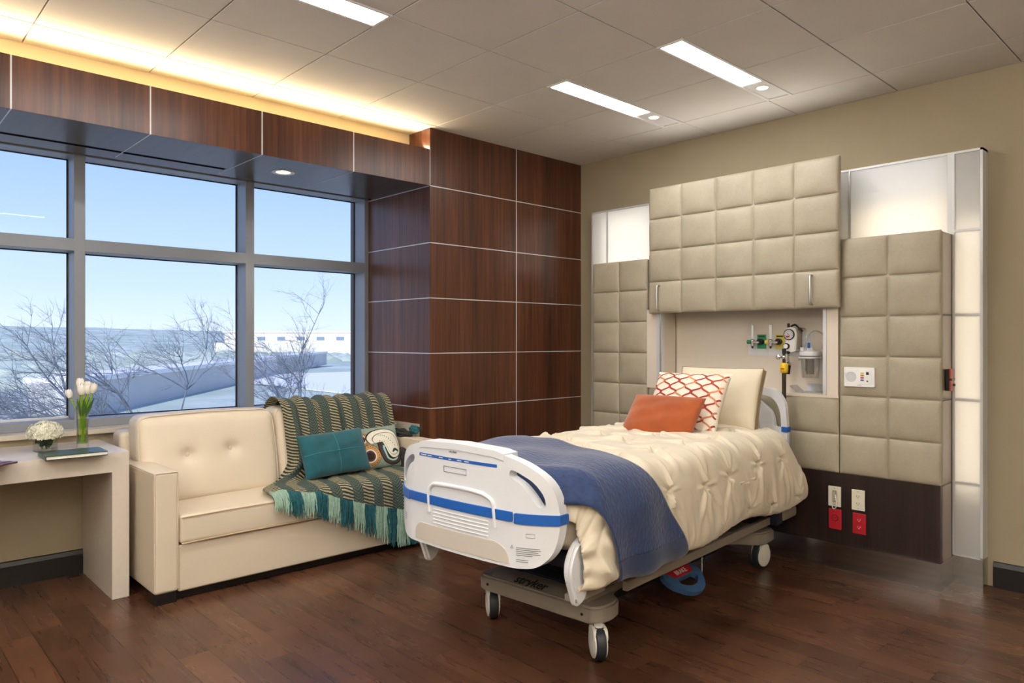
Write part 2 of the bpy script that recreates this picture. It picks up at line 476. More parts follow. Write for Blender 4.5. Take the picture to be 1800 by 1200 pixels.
def cat_rom(pts, n=8, closed=False):
    P = [Vector(p) for p in pts]; out = []; N = len(P)
    rngi = range(N) if closed else range(N - 1)
    for i in rngi:
        g = (lambda k: P[k % N]) if closed else (lambda k: P[max(0, min(N - 1, k))])
        a, b, c, d = g(i - 1), g(i), g(i + 1), g(i + 2)
        for j in range(n):
            t = j / n
            out.append(.5 * ((2 * b) + (c - a) * t + (2 * a - 5 * b + 4 * c - d) * t * t + (3 * b - a - 3 * c + d) * t ** 3))
    if not closed: out.append(P[-1])
    return out

def text(name, body, size, mtx, m, parent, ext=.0006, bold=0, shear=0):
    cu = bpy.data.curves.new(name, 'FONT'); cu.body = body; cu.size = size; cu.extrude = ext
    cu.align_x = 'CENTER'; cu.align_y = 'CENTER'; cu.offset = bold; cu.shear = shear
    tmp = bpy.data.objects.new('lettering_source', cu); C.objects.link(tmp)
    dg = bpy.context.evaluated_depsgraph_get(); dg.update()
    me = bpy.data.meshes.new_from_object(tmp.evaluated_get(dg)); bpy.data.objects.remove(tmp)
    me.materials.clear(); me.materials.append(M[m]); o = bpy.data.objects.new(name, me); C.objects.link(o)
    if parent is not None:
        o.parent = parent; mtx = MATS[parent.name].inverted() @ mtx
    o.matrix_local = mtx
    return o

# ================================================================== ROOM SHELL
X0, XW, Y0, ZC = -2.4, 4.473, -2.4, 2.745
YF, YG = 3.92, 4.69          # face of the walnut column / soffit, face of the window frame
XR = 2.929                   # return of the walnut column
struct('floor', 'floor', X0 - .2, XW + .15, Y0 - .2, 4.9, -.12, 0)
struct('wall_right', 'wall', XW, XW + .15, Y0 - .2, 4.95, 0, 3.0)
struct('wall_left', 'wall', X0 - .15, X0, Y0 - .2, 4.95, 0, 3.0)
struct('wall_back', 'wall', X0, XW, Y0 - .15, Y0, 0, 3.0)
struct('wall_window', 'wall', X0, XR, 4.60, 4.95, 0, .775)
struct('wall_above_window', 'cream_wall', X0, XR, 4.60, 4.95, 2.40, 3.0)
struct('roof', 'wall', X0 - .3, XW + .3, Y0 - .3, 5.2, 3.0, 3.2)
# window sill
B('window_sill', 'sill', None, X0, XR - .03, 4.565, 4.70, .775, .803, r=.004, kind='structure')
# baseboards (moulded)
def baseboard(name, mtx, L):
    mb = MB()
    prof = [(0, 0), (.016, 0), (.016, .085), (.012, .092), (.012, .104), (.016, .108), (.010, .128), (0, .134)]
    mb.prism(prof, 0, L, mtx=mtx)
    return mb.build(name, 'baseboard', kind='structure', recalc=True)
# local prism: x = out of wall, y = up, z = along
baseboard('baseboard_window', Matrix(((0, 0, 1, X0), (-1, 0, 0, 4.60), (0, 1, 0, 0), (0, 0, 0, 1))), 1.0 - X0 + 1.9)
baseboard('baseboard_right', Matrix(((-1, 0, 0, XW), (0, 0, 1, Y0), (0, 1, 0, 0), (0, 0, 0, 1))), 1.02 - Y0)
baseboard('baseboard_left', Matrix(((1, 0, 0, X0), (0, 0, -1, 4.6), (0, 1, 0, 0), (0, 0, 0, 1))), 4.6 - Y0)
baseboard('baseboard_back', Matrix(((0, 0, -1, XW), (1, 0, 0, Y0), (0, 1, 0, 0), (0, 0, 0, 1))), XW - X0)

# ---- ceiling tiles on their grid
gx0, gy0, px_, py_ = 1.227, 3.275, .571, .5945
FIX = [(2.943, 4.078, 2.681, 2.835), (2.943, 4.078, 1.935, 2.086), (.656, 1.798, 2.681, 2.835), (.656, 1.798, 1.935, 2.086),
       (-1.628, -.486, 2.681, 2.835), (-1.628, -.486, 1.935, 2.086), (.656, 1.798, -.291, -.137), (-1.628, -.486, -.291, -.137)]
ct = MB(); g = .0028
ysplit = 4.16
for i in range(-7, 6):
    for j in range(-10, 2):
        a0, a1 = max(X0, gx0 + i * px_), min(XW, gx0 + (i + 1) * px_)
        b0, b1 = max(Y0, gy0 + j * py_), min(ysplit, gy0 + (j + 1) * py_)
        if a1 - a0 < .02 or b1 - b0 < .02: continue
        for f in FIX:
            if f[0] < a1 - .02 and f[1] > a0 + .02:
                if abs(f[2] - b0) < .02: b0 = f[3]
                elif abs(f[3] - b1) < .02: b1 = f[2]
        if j == 1 and a0 > XR - .1 and b0 > YF - .1: pass
        ct.box(a0 + g, a1 - g, b0 + g, b1 - g, ZC, ZC + .02, r=.002, seg=1)
ce = ct.build('ceiling', 'tile', kind='structure', smooth=0)
struct('ceiling_grid', 'tbar', X0, XW, Y0, 4.6, ZC + .012, ZC + .05, parent=ce)
# cove: cream back and the reach of ceiling behind the fascia
struct('wall_cove', 'cream_wall', X0, XR, 4.16, 4.20, 2.58, ZC + .01)

# ---- walnut fascia and soffit over the window
joints = [XR - .588 * k for k in range(0, 10)]
fa = struct('ceiling_soffit', 'walnut', X0, XR, YF, YF + .022, 2.353, 2.598)
tr = MB()
for x in joints[1:]:
    tr.box(x - .0035, x + .0035, YF - .0015, YF + .002, 2.353, 2.598)
    tr.box(x - .0025, x + .0025, YF, 4.55, 2.3518, 2.356)
tr.build('trim_1', 'alu_white', kind='structure')
m = wood('soffit_laminate', '33261f', '43342b', '4f3e34', .30, 'y', .12)
M['soffit'] = m
sb = MB().box(X0, 1.988, YF + .022, 4.386, 2.353, 2.372).box(2.082, XR, YF + .022, 4.386, 2.353, 2.372).box(1.988, 2.082, YF + .022, 4.198, 2.353, 2.372).box(1.988, 2.082, 4.292, 4.386, 2.353, 2.372).box(X0, .60, 4.386, 4.430, 2.353, 2.372).box(1.737, XR, 4.386, 4.430, 2.353, 2.372).box(X0, XR, 4.430, 4.56, 2.353, 2.372)
sb.build('ceiling_soffit_underside', 'soffit', kind='structure')
struct('ceiling_cove_shelf', 'cream_wall', X0, XR, YF + .022, 4.16, 2.575, 2.598)
struct('ceiling_pocket', 'soffit', X0, XR, 4.56, 4.60, 2.353, 2.58)
sl = thing('air_slot_diffuser', 'long black air slot in the dark soffit over the window', 'air vent', (.60, 4.408, 2.353))
B('slot', 'black', sl, .60, 1.737, 4.388, 4.428, 2.366, 2.40)
sf = MB()
sf.box(.60, 1.737, 4.386, 4.3895, 2.3522, 2.366).box(.60, 1.737, 4.4265, 4.430, 2.3522, 2.366)
sf.build('frame', 'black', sl)
# recessed downlight in the soffit
dl = thing('recessed_downlight', 'round recessed downlight in the dark soffit above the window', 'ceiling light', (2.035, 4.245, 2.353))
MB().lathe([(.070, 0), (.070, -.0025), (.062, -.004), (.050, -.002), (.045, .0)], (2.035, 4.245, 2.353)).build('trim_ring', 'white_trim', dl)
MB().lathe([(.046, -.001), (.042, .018), (.030, .05), (0, .05)], (2.035, 4.245, 2.353)).build('reflector', 'alu_white', dl, label='bright reflector cone')
MB().sph((2.035, 4.245, 2.372), .016).build('lamp_bulb', M['lens_spot'], dl)
spd = bpy.data.lights.new('downlight_spot', 'SPOT'); spd.energy = 16; spd.spot_size = radians(95); spd.spot_blend = .6; spd.color = (1, .85, .65); spd.shadow_soft_size = .04
spo = bpy.data.objects.new('downlight_spot', spd); C.objects.link(spo); spo.location = (2.035, 4.245, 2.345)

# ---- walnut column (right of the window)
cl = MB()
cl.box(XR, XW, YF, 4.95, 0, 2.7445)
col = cl.build('wall_column', 'walnut', kind='structure')
jt = MB()
for z in (2.352, 1.967, 1.592, 1.216, .842, .466):
    jt.box(XR - .0015, XW, YF - .0015, YF + .003, z - .003, z + .003)
    jt.box(XR - .0015, XR + .003, YF - .0015, YG, z - .003, z + .003)
jt.box(3.734, 3.740, YF - .0015, YF + .003, 0, ZC)
jt.box(XR - .0015, XR + .002, YF - .0015, YF + .003, 2.352, 2.60)
jt.build('trim_2', 'alu_white', kind='structure')
B('trim_3', 'sill', None, XR - .030, XR - .0015, 4.035, 4.60, 0, .728, r=.002, kind='structure')

# ---- window
wf = thing('window_1', None, None, (.3, 4.8, .80)); wf['kind'] = 'structure'
fr = MB()
ya, yb = YG, YG + .165
VB = [(2.895, XR), (1.985, 2.043), (.988, 1.045), (-.010, .048), (-1.007, -.950), (-2.0, -1.945)]
for a, b in VB: fr.box(a, b, ya, yb, .80, 2.40, r=.002, seg=1)
fr.box(X0, XR, ya + .001, yb, 2.361, 2.42, r=.002, seg=1)
fr.box(X0, XR, ya + .001, yb, .803, .852, r=.002, seg=1)
fr.box(X0, XR, ya + .001, yb, 1.815, 1.885, r=.002, seg=1)
fr.build('window_frame', 'frame', wf)
ed = [-2.4] + [x for v in VB[::-1] for x in v][:-1]
bays = [(ed[i], ed[i + 1]) for i in range(0, len(ed), 2)]
gk = MB(); 
for a, b in bays:
    for z0, z1 in ((.852, 1.815), (1.885, 2.361)):
        if b - a < .1: continue
        for q in ((a, a + .008, z0, z1), (b - .008, b, z0, z1), (a, b, z0, z0 + .006), (a, b, z1 - .006, z1)):
            gk.box(q[0], q[1], yb - .022, yb - .012, q[2], q[3])
gk.build('gasket', 'black', wf)
for a, b in bays:
    for z0, z1 in ((.852, 1.815), (1.885, 2.361)):
        if b - a < .1: continue
        B('pane', 'pane', wf, a, b, yb - .019, yb - .015, z0, z1)
sh = MB()
sh.box(X0, .985, 4.80, 4.812, .845, .866, r=.004).build('shade_hem_bar', 'alu_white', wf)

# ---- ceiling light fixtures
def troffer(f, lab, spot, lens=True):
    x0, x1, y0, y1 = f
    t = thing('ceiling_light', lab, 'ceiling light', ((x0 + x1) / 2, (y0 + y1) / 2, ZC), group='slim recessed troffers in the ceiling')
    z = ZC - .004
    h = MB(); w = .014
    h.box(x0, x1, y0, y0 + w, z, ZC + .05).box(x0, x1, y1 - w, y1, z, ZC + .05).box(x0, x0 + w, y0 + w, y1 - w, z, ZC + .05).box(x1 - w, x1, y0 + w, y1 - w, z, ZC + .05)
    h.build('housing', 'fixture', t)
    xl = x0 + .80 if spot else x1 - w
    B('lens', 'lens', t, x0 + w, xl, y0 + w, y1 - w, ZC + .002, ZC + .008, label='glowing white lens')
    if spot:
        yc = (y0 + y1) / 2 - .005; xc = x0 + .912
        p = MB(); n = 40
        p.box(xl, x1 - w, y0 + w, y1 - w, ZC + .004, ZC + .010)
        p.box(xl - .004, xl, y0 + w, y1 - w, ZC - .002, ZC + .010)
        p.build('reading_light_plate', 'fixture', t)
        MB().lathe([(.040, ZC + .004), (.038, ZC), (.031, ZC), (.030, ZC + .003)], (xc, yc, 0)).build('reading_light_ring', 'white_trim', t)
        MB().lathe([(.030, ZC + .002), (0, ZC + .002)], (xc, yc, 0)).build('reading_light', 'lens_spot', t)
    return t
troffer(FIX[0], 'lit ceiling troffer with a round reading light, nearer the window wall of the two', True)
troffer(FIX[1], 'lit ceiling troffer with a round reading light, right one over the bed', True)
troffer(FIX[2], 'lit ceiling troffer cut by the top edge of the photo', False)
for f in FIX[3:]: troffer(f, 'ceiling troffer added for fill outside the picture behind the camera', False)  # unseen fixtures added to brighten the room

for k, (ux, uy) in enumerate(FILL_UPL):  # stands and bowls for the added fill lights
    t = thing('fill_uplight_stand', 'unseen fill uplight on a stand, added behind the camera', 'lamp', (ux, uy, 0), group='added fill uplights behind the camera')
    MB().lathe([(0, 0), (.15, 0), (.15, .02), (.03, .03), (.015, .05)], (ux, uy, 0)).build('base', 'alu_white', t)
    MB().cyl((ux, uy, .03), (ux, uy, 1.72), .013).build('pole', 'alu_white', t)
    MB().lathe([(.02, 1.70), (.12, 1.76), (.21, 1.85), (.205, 1.85), (.115, 1.77), (.02, 1.715)], (ux, uy, 0)).build('bowl', 'white', t)

# ================================================================== OUTDOORS (haze paled into the colours)
gd = MB()
NX, NY = 90, 90
ang = np.linspace(radians(2), radians(178), 121); rad_ = 5.2 * (900 / 5.2) ** np.linspace(0, 1, 90)
P = np.zeros((121, 90, 3))
for i, a in enumerate(ang):
    for j, r in enumerate(rad_):
        x, y = 1 + r * cos(a), 3 + r * sin(a)
        t = min(1, max(0, (r - 50) / 250)); z = -.75 - 5.0 * t
        if r > 300: z += 19 * ((r - 300) / 600) ** .8 + 2.5 * sin(a * 9 + 1) * ((r - 300) / 600)
        if r > 70: z += .8 * sin(x * .07) * cos(y * .05)
        P[i, j] = (x, max(5.25, y), z)
gd.grid(P)
def land():
    m = bpy.data.materials.new('hazed_land'); m.use_nodes = True; k = NT(m)
    v = k.coord((1, 1, 1)); a = k.noise(v, .045, 5, .6); b = k.noise(v, .35, 5, .7)
    f = k.math('ADD', k.math('MULTIPLY', a, .6), k.math('MULTIPLY', b, .4))
    k.l(k.ramp(f, [(.40, lin('a6b5a6')), (.50, lin('bac6b6')), (.58, lin('d0d6cc')), (.68, lin('e2e4e0'))]), k.b.inputs['Base Color'])  # pale stops stand in for haze over the land
    k.b.inputs['Roughness'].default_value = 1
    return m
M['land'] = land()
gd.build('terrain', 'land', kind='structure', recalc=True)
sc_ = MB(); q_ = random.Random(21)
for k in range(1300):
    a = radians(q_.uniform(38, 120)); r = 24 * (300 / 24) ** (q_.random() ** .8); x, y = 1 + r * cos(a), 3 + r * sin(a)
    if (x - 4.83) * 34.3 - (y - 21.67) * 26 > -170 or r < 34 or (x > 95 and y > 120): continue
    t = min(1, max(0, (r - 50) / 250)); z = -.75 - 5.0 * t + (.8 * sin(x * .07) * cos(y * .05) if r > 70 else 0)
    tt = bmesh.new(); bmesh.ops.create_icosphere(tt, subdivisions=2, radius=1); sz = q_.uniform(.4, 1.1) * (1 + r / 110)
    for v in tt.verts: v.co = Vector((x + v.co.x * sz * 1.6 + q_.gauss(0, .16) * sz, y + v.co.y * sz * 1.3, z + v.co.z * sz * .6 + q_.gauss(0, .10) * sz))
    sc_._merge(tt)
M['scrub'] = mat('hazed_scrub', 'bac4b4', 1, var=.14, vscale=.12)  # scrub colour paled for haze
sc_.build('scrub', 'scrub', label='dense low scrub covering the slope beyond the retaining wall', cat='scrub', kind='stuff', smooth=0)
# road surface and pavement close by
rd = MB(); rd.box(-6, 60, 14, 20, -.74, -.70).box(-9, 3.4, 20, 26.38, -.74, -.70)
rd.build('road', 'road', kind='structure')
# long retaining wall running away to the right
A_ = Vector((4.83, 21.67)); B_ = Vector((30.8, 56.0)); d_ = (B_ - A_); L_ = d_.length; an = math.atan2(d_.y, d_.x)
mt = Matrix.Translation((A_.x, A_.y, 0)) @ Matrix.Rotation(an, 4, 'Z')
rw = thing('retaining_wall', 'long shaded retaining wall with white coping outside the window', 'wall', (A_.x, A_.y, -.75))
MB().box(-.5, L_, 0, 1.2, -.8, .18, mtx=mt).build('wall_body', 'retain', rw)
MB().box(-.5, L_ + .1, -.08, 1.3, .18, .34, r=.02, mtx=mt).build('coping', 'coping', rw)
gp = MB(); gp.box(-.92, -.52, -.3, .3, -.8, .44, r=.02, mtx=mt).box(-.98, -.51, -.36, .36, .44, .52, mtx=mt)
gp.build('gate_pillar', 'coping', label='white stone pillar beyond the vase of tulips outside', cat='pillar')
cb = MB(); cb.box(-9, 3.4, 26.4, 26.9, -.74, -.46, r=.03)
MB().box(-9, 3.4, 26.92, 28.4, -.74, -.42).build('sidewalk', 'coping', kind='structure')
cb.build('curb', 'curb', label='low pink red curb beyond the left window pane', cat='curb')
# pale paved court at the far end of the wall, with posts
MB().box(14, 60, 22, 40, -.73, -.68).build('pavement', 'coping', kind='structure')
for k, (x, y) in enumerate(((34.5, 56), (38.0, 55.5))):
    MB().cyl((x, y, -3), (x, y, 1.2), .13).build('street_post', 'retain', label=('grey post outside at the end of the retaining wall', 'grey post outside nearest the right window jamb')[k], cat='post')
# long pale building on the horizon
bl = thing('far_building', 'long pale building with a row of small windows on the horizon', 'building', (120, 190, -3))
bm_ = Matrix.Translation((120, 190, 0)) @ Matrix.Rotation(radians(-42), 4, 'Z')
MB().box(-45, 45, 0, 14, -3, 3.6, mtx=bm_).box(-45, 10, -8, 0, -3, .5, mtx=bm_).build('block', 'bld', bl)
MB().box(-45.5, 45.5, -.4, 14.4, 3.6, 4.1, mtx=bm_).build('parapet', 'coping', bl)
w0 = None
for k in range(14):
    MB().box(-41 + k * 6, -38.6 + k * 6, -.06, .05, 1.2, 2.3, mtx=bm_).build('window', 'bldwin', bl)
# low hills
hl = MB(); P = np.zeros((80, 6, 3))
for i in range(80):
    a = radians(5 + i * 170 / 79); hgt = 10 + 3.5 * sin(i * .35) + 2.5 * sin(i * .9 + 2) + 3 * sin(i * .13)
    for j in range(6):
        r = 900 + j * 60; P[i, j] = (r * cos(a), r * sin(a), -8 + (hgt + 8) * sin(j / 5 * pi / 2) ** .8)
M['hill'] = mat('hazed_hills', 'a9b4bd', 1, var=.1, vscale=.02)  # hill colour greyed and blued in place of distance haze
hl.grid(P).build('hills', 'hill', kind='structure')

def bare_tree(loc, H, lean, seed, lab, n0=5):
    r = random.Random(seed); mb = MB(); cnt = [0]
    def branch(p, d, L, rad, lvl):
        cnt[0] += 1
        pts = [p]; k = 5 if lvl < 2 else 4
        for i in range(k):
            d = (d + Vector((r.gauss(0, .16), r.gauss(0, .16), r.gauss(0, .10))) + lean * .10).normalized()
            p = p + d * L / k; pts.append(p)
        mb.tube(pts, rad, n=4 if lvl < 2 else 3, cap=False, rad=[rad * (1 - .75 * i / k) for i in range(k + 1)])
        if lvl >= 4: return
        for i in range((7, 6, 5, 4)[lvl]):
            t = r.uniform(.25, 1); q = pts[min(k, int(t * k))]
            dd = (d + Vector((r.gauss(0, .55), r.gauss(0, .55), r.gauss(.1, .45)))).normalized()
            branch(q, dd, L * r.uniform(.42, .62), rad * .5, lvl + 1)
    for i in range(n0):
        a = r.uniform(0, 2 * pi)
        branch(Vector(loc) + Vector((cos(a) * .1, sin(a) * .1, 0)), Vector((cos(a) * .25, sin(a) * .25, 1)) + lean * .55, H * r.uniform(.5, .68), .022, 0)
    return mb.build('bare_tree', 'tree', label=lab, cat='tree', smooth=0)
bare_tree((3.2, 10.3, -.75), 3.3, Vector((-.8, .1, .1)), 3, 'bare windswept tree outside the middle window pane')
bare_tree((2.7, 11.2, -.75), 3.0, Vector((-.9, .1, 0)), 11, 'bare sparse tree outside, behind the tulips', 3)
bare_tree((6.6, 12.8, -.75), 3.3, Vector((-.7, .1, .1)), 8, 'bare thin tree outside the right window pane', 4)
# shrubs near the right pane
def shrub(loc, R, seed, lab):
    r = np.random.default_rng(seed); mb = MB()
    for k in range(420):
        d = r.normal(size=3); d /= np.linalg.norm(d); d[2] = abs(d[2]); q = np.array(loc) + d * R * r.uniform(.4, 1) * np.array([1, 1, .8])
        t = r.normal(size=3); t /= np.linalg.norm(t); u = np.cross(t, d); u /= np.linalg.norm(u) + 1e-6; s = .045 * r.uniform(.6, 1.3)
        vs = [mb.bm.verts.new(q + t * s * 1.6), mb.bm.verts.new(q + u * s * .6), mb.bm.verts.new(q - t * s * 1.6), mb.bm.verts.new(q - u * s * .6)]
        mb.bm.faces.new(vs)
    return mb.build('shrub', 'bush', label=lab, cat='shrub', smooth=0)
shrub((5.9, 12.0, -.75), .95, 1, 'leafy shrub outside at the foot of the right pane')

# ================================================================== HEADWALL
def padgrid(mb, X, ya, yb, za, zb, ny, nz, th=.022, k=14):
    """quilted upholstery facing -X; one bulge per square, seams between"""
    hy, hz = (yb - ya) / ny, (zb - za) / nz
    s = np.unique(np.concatenate([np.linspace(-1, 1, k + 1), [-.97, .97, -.9, .9]])); m = len(s)
    ys = np.concatenate([ya + (i + .5 + s / 2) * hy for i in range(ny)]); zs = np.concatenate([za + (j + .5 + s / 2) * hz for j in range(nz)])
    sy = np.tile(s, ny); sz = np.tile(s, nz)
    f = lambda a: (1 - np.abs(a) ** 3.2)
    D = (np.clip(f(sy)[:, None] * f(sz)[None, :], 0, 1)) ** .42
    wob = .0012 * np.sin(ys[:, None] * 41 + zs[None, :] * 23) 
    P = np.zeros((len(ys), len(zs), 3))
    P[..., 0] = X + th - D * (th + wob); P[..., 1] = ys[:, None]; P[..., 2] = zs[None, :]
    P = P[::-1]
    mb.grid(P)
    mb.box(X + th - .004, X + th + .030, ya + .003, yb - .003, za + .003, zb - .003, r=.004)
    return mb

XB, XL = 4.172, 4.382
hw = thing('padded_headwall', 'floor-standing headwall behind the bed with tan quilted pads and dark wood base', 'headwall panel', (XB, 2.37, 0))
def pads(name, *a, **kw):
    return padgrid(MB(), *a).build(name, 'pad', hw, smooth=60, weld=.0004, **kw)
pads('quilted_pad', XB, 1.187, 1.708, .543, 1.882, 2, 6)
pads('quilted_pad', XB, 1.712, 3.042, .543, .986, 4, 2)
pads('quilted_pad', XB, 3.046, 3.552, .543, 1.882, 2, 6)
B('base_panel', 'wenge', hw, XB + .012, XB + .05, 1.19, 3.55, .142, .545)
B('kick_plate', 'steel', hw, XB, XB + .06, 1.187, 3.553, 0, .142)
B('side_panel', 'side_lam', hw, XB + .050, XL - .001, 1.190, 1.215, .142, 1.875)
sp = MB(); 
for z in (.542, .988, 1.44): sp.box(XB + .052, XL - .001, 1.1885, 1.192, z - .004, z + .004)
sp.box(XL - .012, XL - .001, 1.1875, 1.192, .142, 1.875)
sp.build('side_reveal', 'darksteel', hw)
B('side_panel', 'side_lam', hw, XB + .050, XL - .001, 3.525, 3.55, .142, 1.875)
B('side_kick', 'steel', hw, XB + .06, XL - .001, 1.188, 1.21, 0, .142)
cc = MB()
cc.box(XB + .05, 4.40, 1.215, 1.76, .142, 1.86).box(XB + .05, 4.40, 2.97, 3.525, .142, 1.86).box(XB + .05, 4.40, 1.76, 2.97, .142, .972)
cc.build('carcass', 'cream_panel', hw)
# niche
nc = MB()
nc.box(4.373, 4.40, 1.77, 2.93, .972, 1.60).box(XB + .030, 4.373, 1.764, 1.777, .972, 1.6).box(XB + .030, 4.373, 2.935, 2.9535, .972, 1.6)
nc.box(XB + .004, 4.373, 1.71, 3.04, .972, .988).box(XB + .004, XB + .030, 1.712, 1.776, .988, 1.52).box(XB + .004, XB + .05, 2.954, 3.042, .988, 1.52)
nc.build('service_niche', 'cream_panel', hw, label='cream lined niche')
for a, b in ((1.776, 1.796), (2.912, 2.954)): B('niche_edge_trim', 'alu_white', hw, XB - .002, XB + .03, a, b, .988, 1.52, r=.001)
ag = MB(); ag.cyl((XB - .008, 2.918, .99), (XB - .008, 2.918, 1.495), .005).build('niche_guide_rail', 'chrome', hw)

wc = thing('wall_cabinet', 'upper cabinet with big tan quilted front over the bed', 'cabinet', (4.28, 2.34, 1.49))
B('body', 'wenge', wc, 4.14, 4.46, 1.86, 2.975, 1.50, 2.345)
dr = padgrid(MB(), 4.115, 1.688, 2.992, 1.490, 2.357, 5, 4, .024).build('quilted_door', 'pad', wc, smooth=60, weld=.0004)
for y in (2.897, 1.836):
    h = MB(); h.tube([(4.122, y, 1.512), (4.098, y, 1.514), (4.088, y, 1.525), (4.088, y, 1.668), (4.098, y, 1.679), (4.122, y, 1.681)], .0065, n=10).build('handle', 'alu', dr, label='slim brushed metal handle')

# backlit glass frame
lb = thing('backlit_panel', 'tall backlit frosted glass box standing behind the headwall pads', 'light panel', (4.43, 2.387, 0))
yA, yB2, zt = 1.047, 3.726, 2.318
fb = MB(); d0, d1 = XL - .003, XL + .012
fb.box(d0, XW, yA, yA + .012, .152, zt).box(d0, XW, yB2 - .012, yB2, .152, zt).box(d0, XW, yA, yB2, zt - .012, zt)
for a, b in ((1.178, 1.212), (1.722, 1.732), (3.562, 3.574)): fb.box(d0, d1, a, b, .152, zt - .012)
for z in (1.892, 1.441, .987, .542): fb.box(d0, d1, yA + .012, 1.178, z - .006, z + .006)
fb.box(d0, d1, yA, 1.178, .15, .158)
fb.build('frame', 'alu_white', lb)
B('kick_plate', 'steel', lb, XL, XW, 1.047, 1.21, 0, .152)
def pane(a, b, c, d): B('frosted_pane', 'frost', lb, XL + .003, XL + .007, a, b, c, d)
zz = [.158, .536, .548, .981, .993, 1.435, 1.447, 1.886, 1.898, zt - .012]
for i in range(0, 10, 2): pane(yA + .012, 1.178, zz[i], zz[i + 1])
pane(1.212, 1.722, 1.5, zt - .012); pane(1.732, 2.2, 1.5, zt - .012); pane(2.7, 3.562, 1.5, zt - .012); pane(3.574, yB2 - .012, 1.5, zt - .012)
bb = MB(); bb.box(4.466, 4.472, yA + .012, yB2 - .012, .16, zt - .012).box(XL + .012, 4.466, 1.20, 1.21, .16, zt - .012).box(XL + .012, 4.466, 2.2, 2.7, 1.5, zt - .02)
bb.build('reflector_box', 'white_trim', lb)

# nurse call station
ns = thing('nurse_call_station', 'white speaker and call button plate on the right quilted pad', 'intercom', (XB - .01, 1.59, 1.10))
B('faceplate', 'white', ns, XB - .013, XB + .02, 1.507, 1.672, 1.044, 1.153, r=.004)
B('control_panel', 'white', ns, XB - .0155, XB - .012, 1.522, 1.592, 1.062, 1.140, r=.001)
sg = MB()
for r in np.linspace(.003, .027, 7):
    n = max(5, int(2 * pi * r / .0042))
    for k in range(n): sg.cyl((XB - .0138, 1.632 + r * cos(2 * pi * k / n), 1.10 + r * sin(2 * pi * k / n)), (XB - .0128, 1.632 + r * cos(2 * pi * k / n), 1.10 + r * sin(2 * pi * k / n)), .0012, n=6)
sg.build('speaker_grille', 'groove', ns)
for z, c in ((1.122, 'paleyellow'), (1.109, 'applique_tan'), (1.096, 'red'), (1.083, 'bedblue')):
    B('button', c, ns, XB - .018, XB - .015, 1.562, 1.580, z - .004, z + .004, r=.001)
B('call_button', 'black', ns, XB - .018, XB - .015, 1.536, 1.550, 1.113, 1.129, r=.002)
MB().cyl((XB - .018, 1.543, 1.078), (XB - .015, 1.543, 1.078), .004).build('jack', 'black', ns)
B('printed_line', 'ink', ns, XB - .0135, XB - .0125, 1.575, 1.600, 1.0530, 1.0545)

# red equipment holder on the side of the headwall
rc = thing('red_wall_clip', 'small red holder clipped on the side of the headwall', 'clip', (4.286, 1.187, 1.04))
MB().box(4.262, 4.312, 1.163, 1.187, 1.102, 1.154, r=.003).build('upper_clamp', 'redclamp', rc)
MB().box(4.262, 4.312, 1.163, 1.187, 1.038, 1.095, r=.003).build('lower_clamp', 'redclamp', rc)
MB().box(4.257, 4.316, 1.158, 1.187, 1.093, 1.104, r=.001).cyl((4.29, 1.160, 1.07), (4.29, 1.150, 1.07), .006).box(4.25, 4.262, 1.170, 1.187, 1.04, 1.152).build('bracket', 'black', rc)

# electrical plates on the dark base panel
def plate(name, y, z, m, lab, cat, kind):
    t = thing(name, lab, cat, (XB + .012, y, z))
    f = XB + .012
    B('cover_plate', m, t, f - .006, f + .001, y - .0355, y + .0355, z - .0575, z + .0575, r=.002)
    if kind == 'duplex':
        for dz in (.02, -.02):
            q = MB().prism([(.017 * cos(a) * (1 if abs(sin(a)) < .8 else .95), max(-.0135, min(.0135, .017 * sin(a)))) for a in np.linspace(0, 2 * pi, 25)[:-1]], 0, .0025,
                           mtx=Matrix(((0, 0, -1, f - .006), (1, 0, 0, y), (0, 1, 0, z + dz), (0, 0, 0, 1))))
            o = q.build('receptacle', m, t, recalc=True)
            s = MB().box(f - .0092, f - .008, y - .0075, y - .0055, z + dz - .001, z + dz + .007).box(f - .0092, f - .008, y + .0055, y + .0075, z + dz - .001, z + dz + .006)
            s.cyl((f - .0092, y, z + dz - .006), (f - .008, y, z + dz - .006), .0023, n=10)
            s.build('slots', 'inkwhite' if m == 'red' else 'black', t)
    if kind == 'single':
        MB().cyl((f - .009, y, z + .008), (f - .006, y, z + .008), .019, n=28).build('receptacle', m, t)
        MB().lathe([(.019, 0), (.0165, .0012), (.0165, 0)], (f - .009, y, z + .008), (-1, 0, 0)).box(f - .0105, f - .009, y - .007, y - .005, z + .006, z + .013).box(f - .0105, f - .009, y + .005, y + .007, z + .006, z + .013).build('slots', 'beddark', t)
    if kind == 'comm':
        MB().box(f - .016, f - .006, y - .012, y + .008, z - .030, z + .035, r=.002).build('connector_block', 'bedgrey', t)
        c = MB()
        for k in range(9): c.box(f - .0175, f - .015, y - .010, y + .006, z - .026 + k * .0066, z - .0235 + k * .0066)
        c.build('contact_rows', 'ivory', t)
        MB().tube(cat_rom([(f - .012, y - .006, z + .02), (f - .022, y - .016, z - .02), (f - .02, y - .018, z - .05), (f - .016, y - .004, z - .068), (f - .014, y + .008, z - .062), (f - .012, y + .008, z - .03)], 6), .0028).build('cord_loop', 'white', t)
    for dz in (.047, -.047): MB().cyl((f - .0075, y, z + dz), (f - .0055, y, z + dz), .0022, n=10).build('screw', 'ink', t)
    return t
plate('bed_connector_plate', 1.7325, .408, 'ivory', 'ivory socket plate with a ribbed connector and white cord loop', 'wall socket', 'comm')
plate('power_outlet', 1.6015, .407, 'ivory', 'pale double power outlet on the dark base panel', 'power outlet', 'duplex')
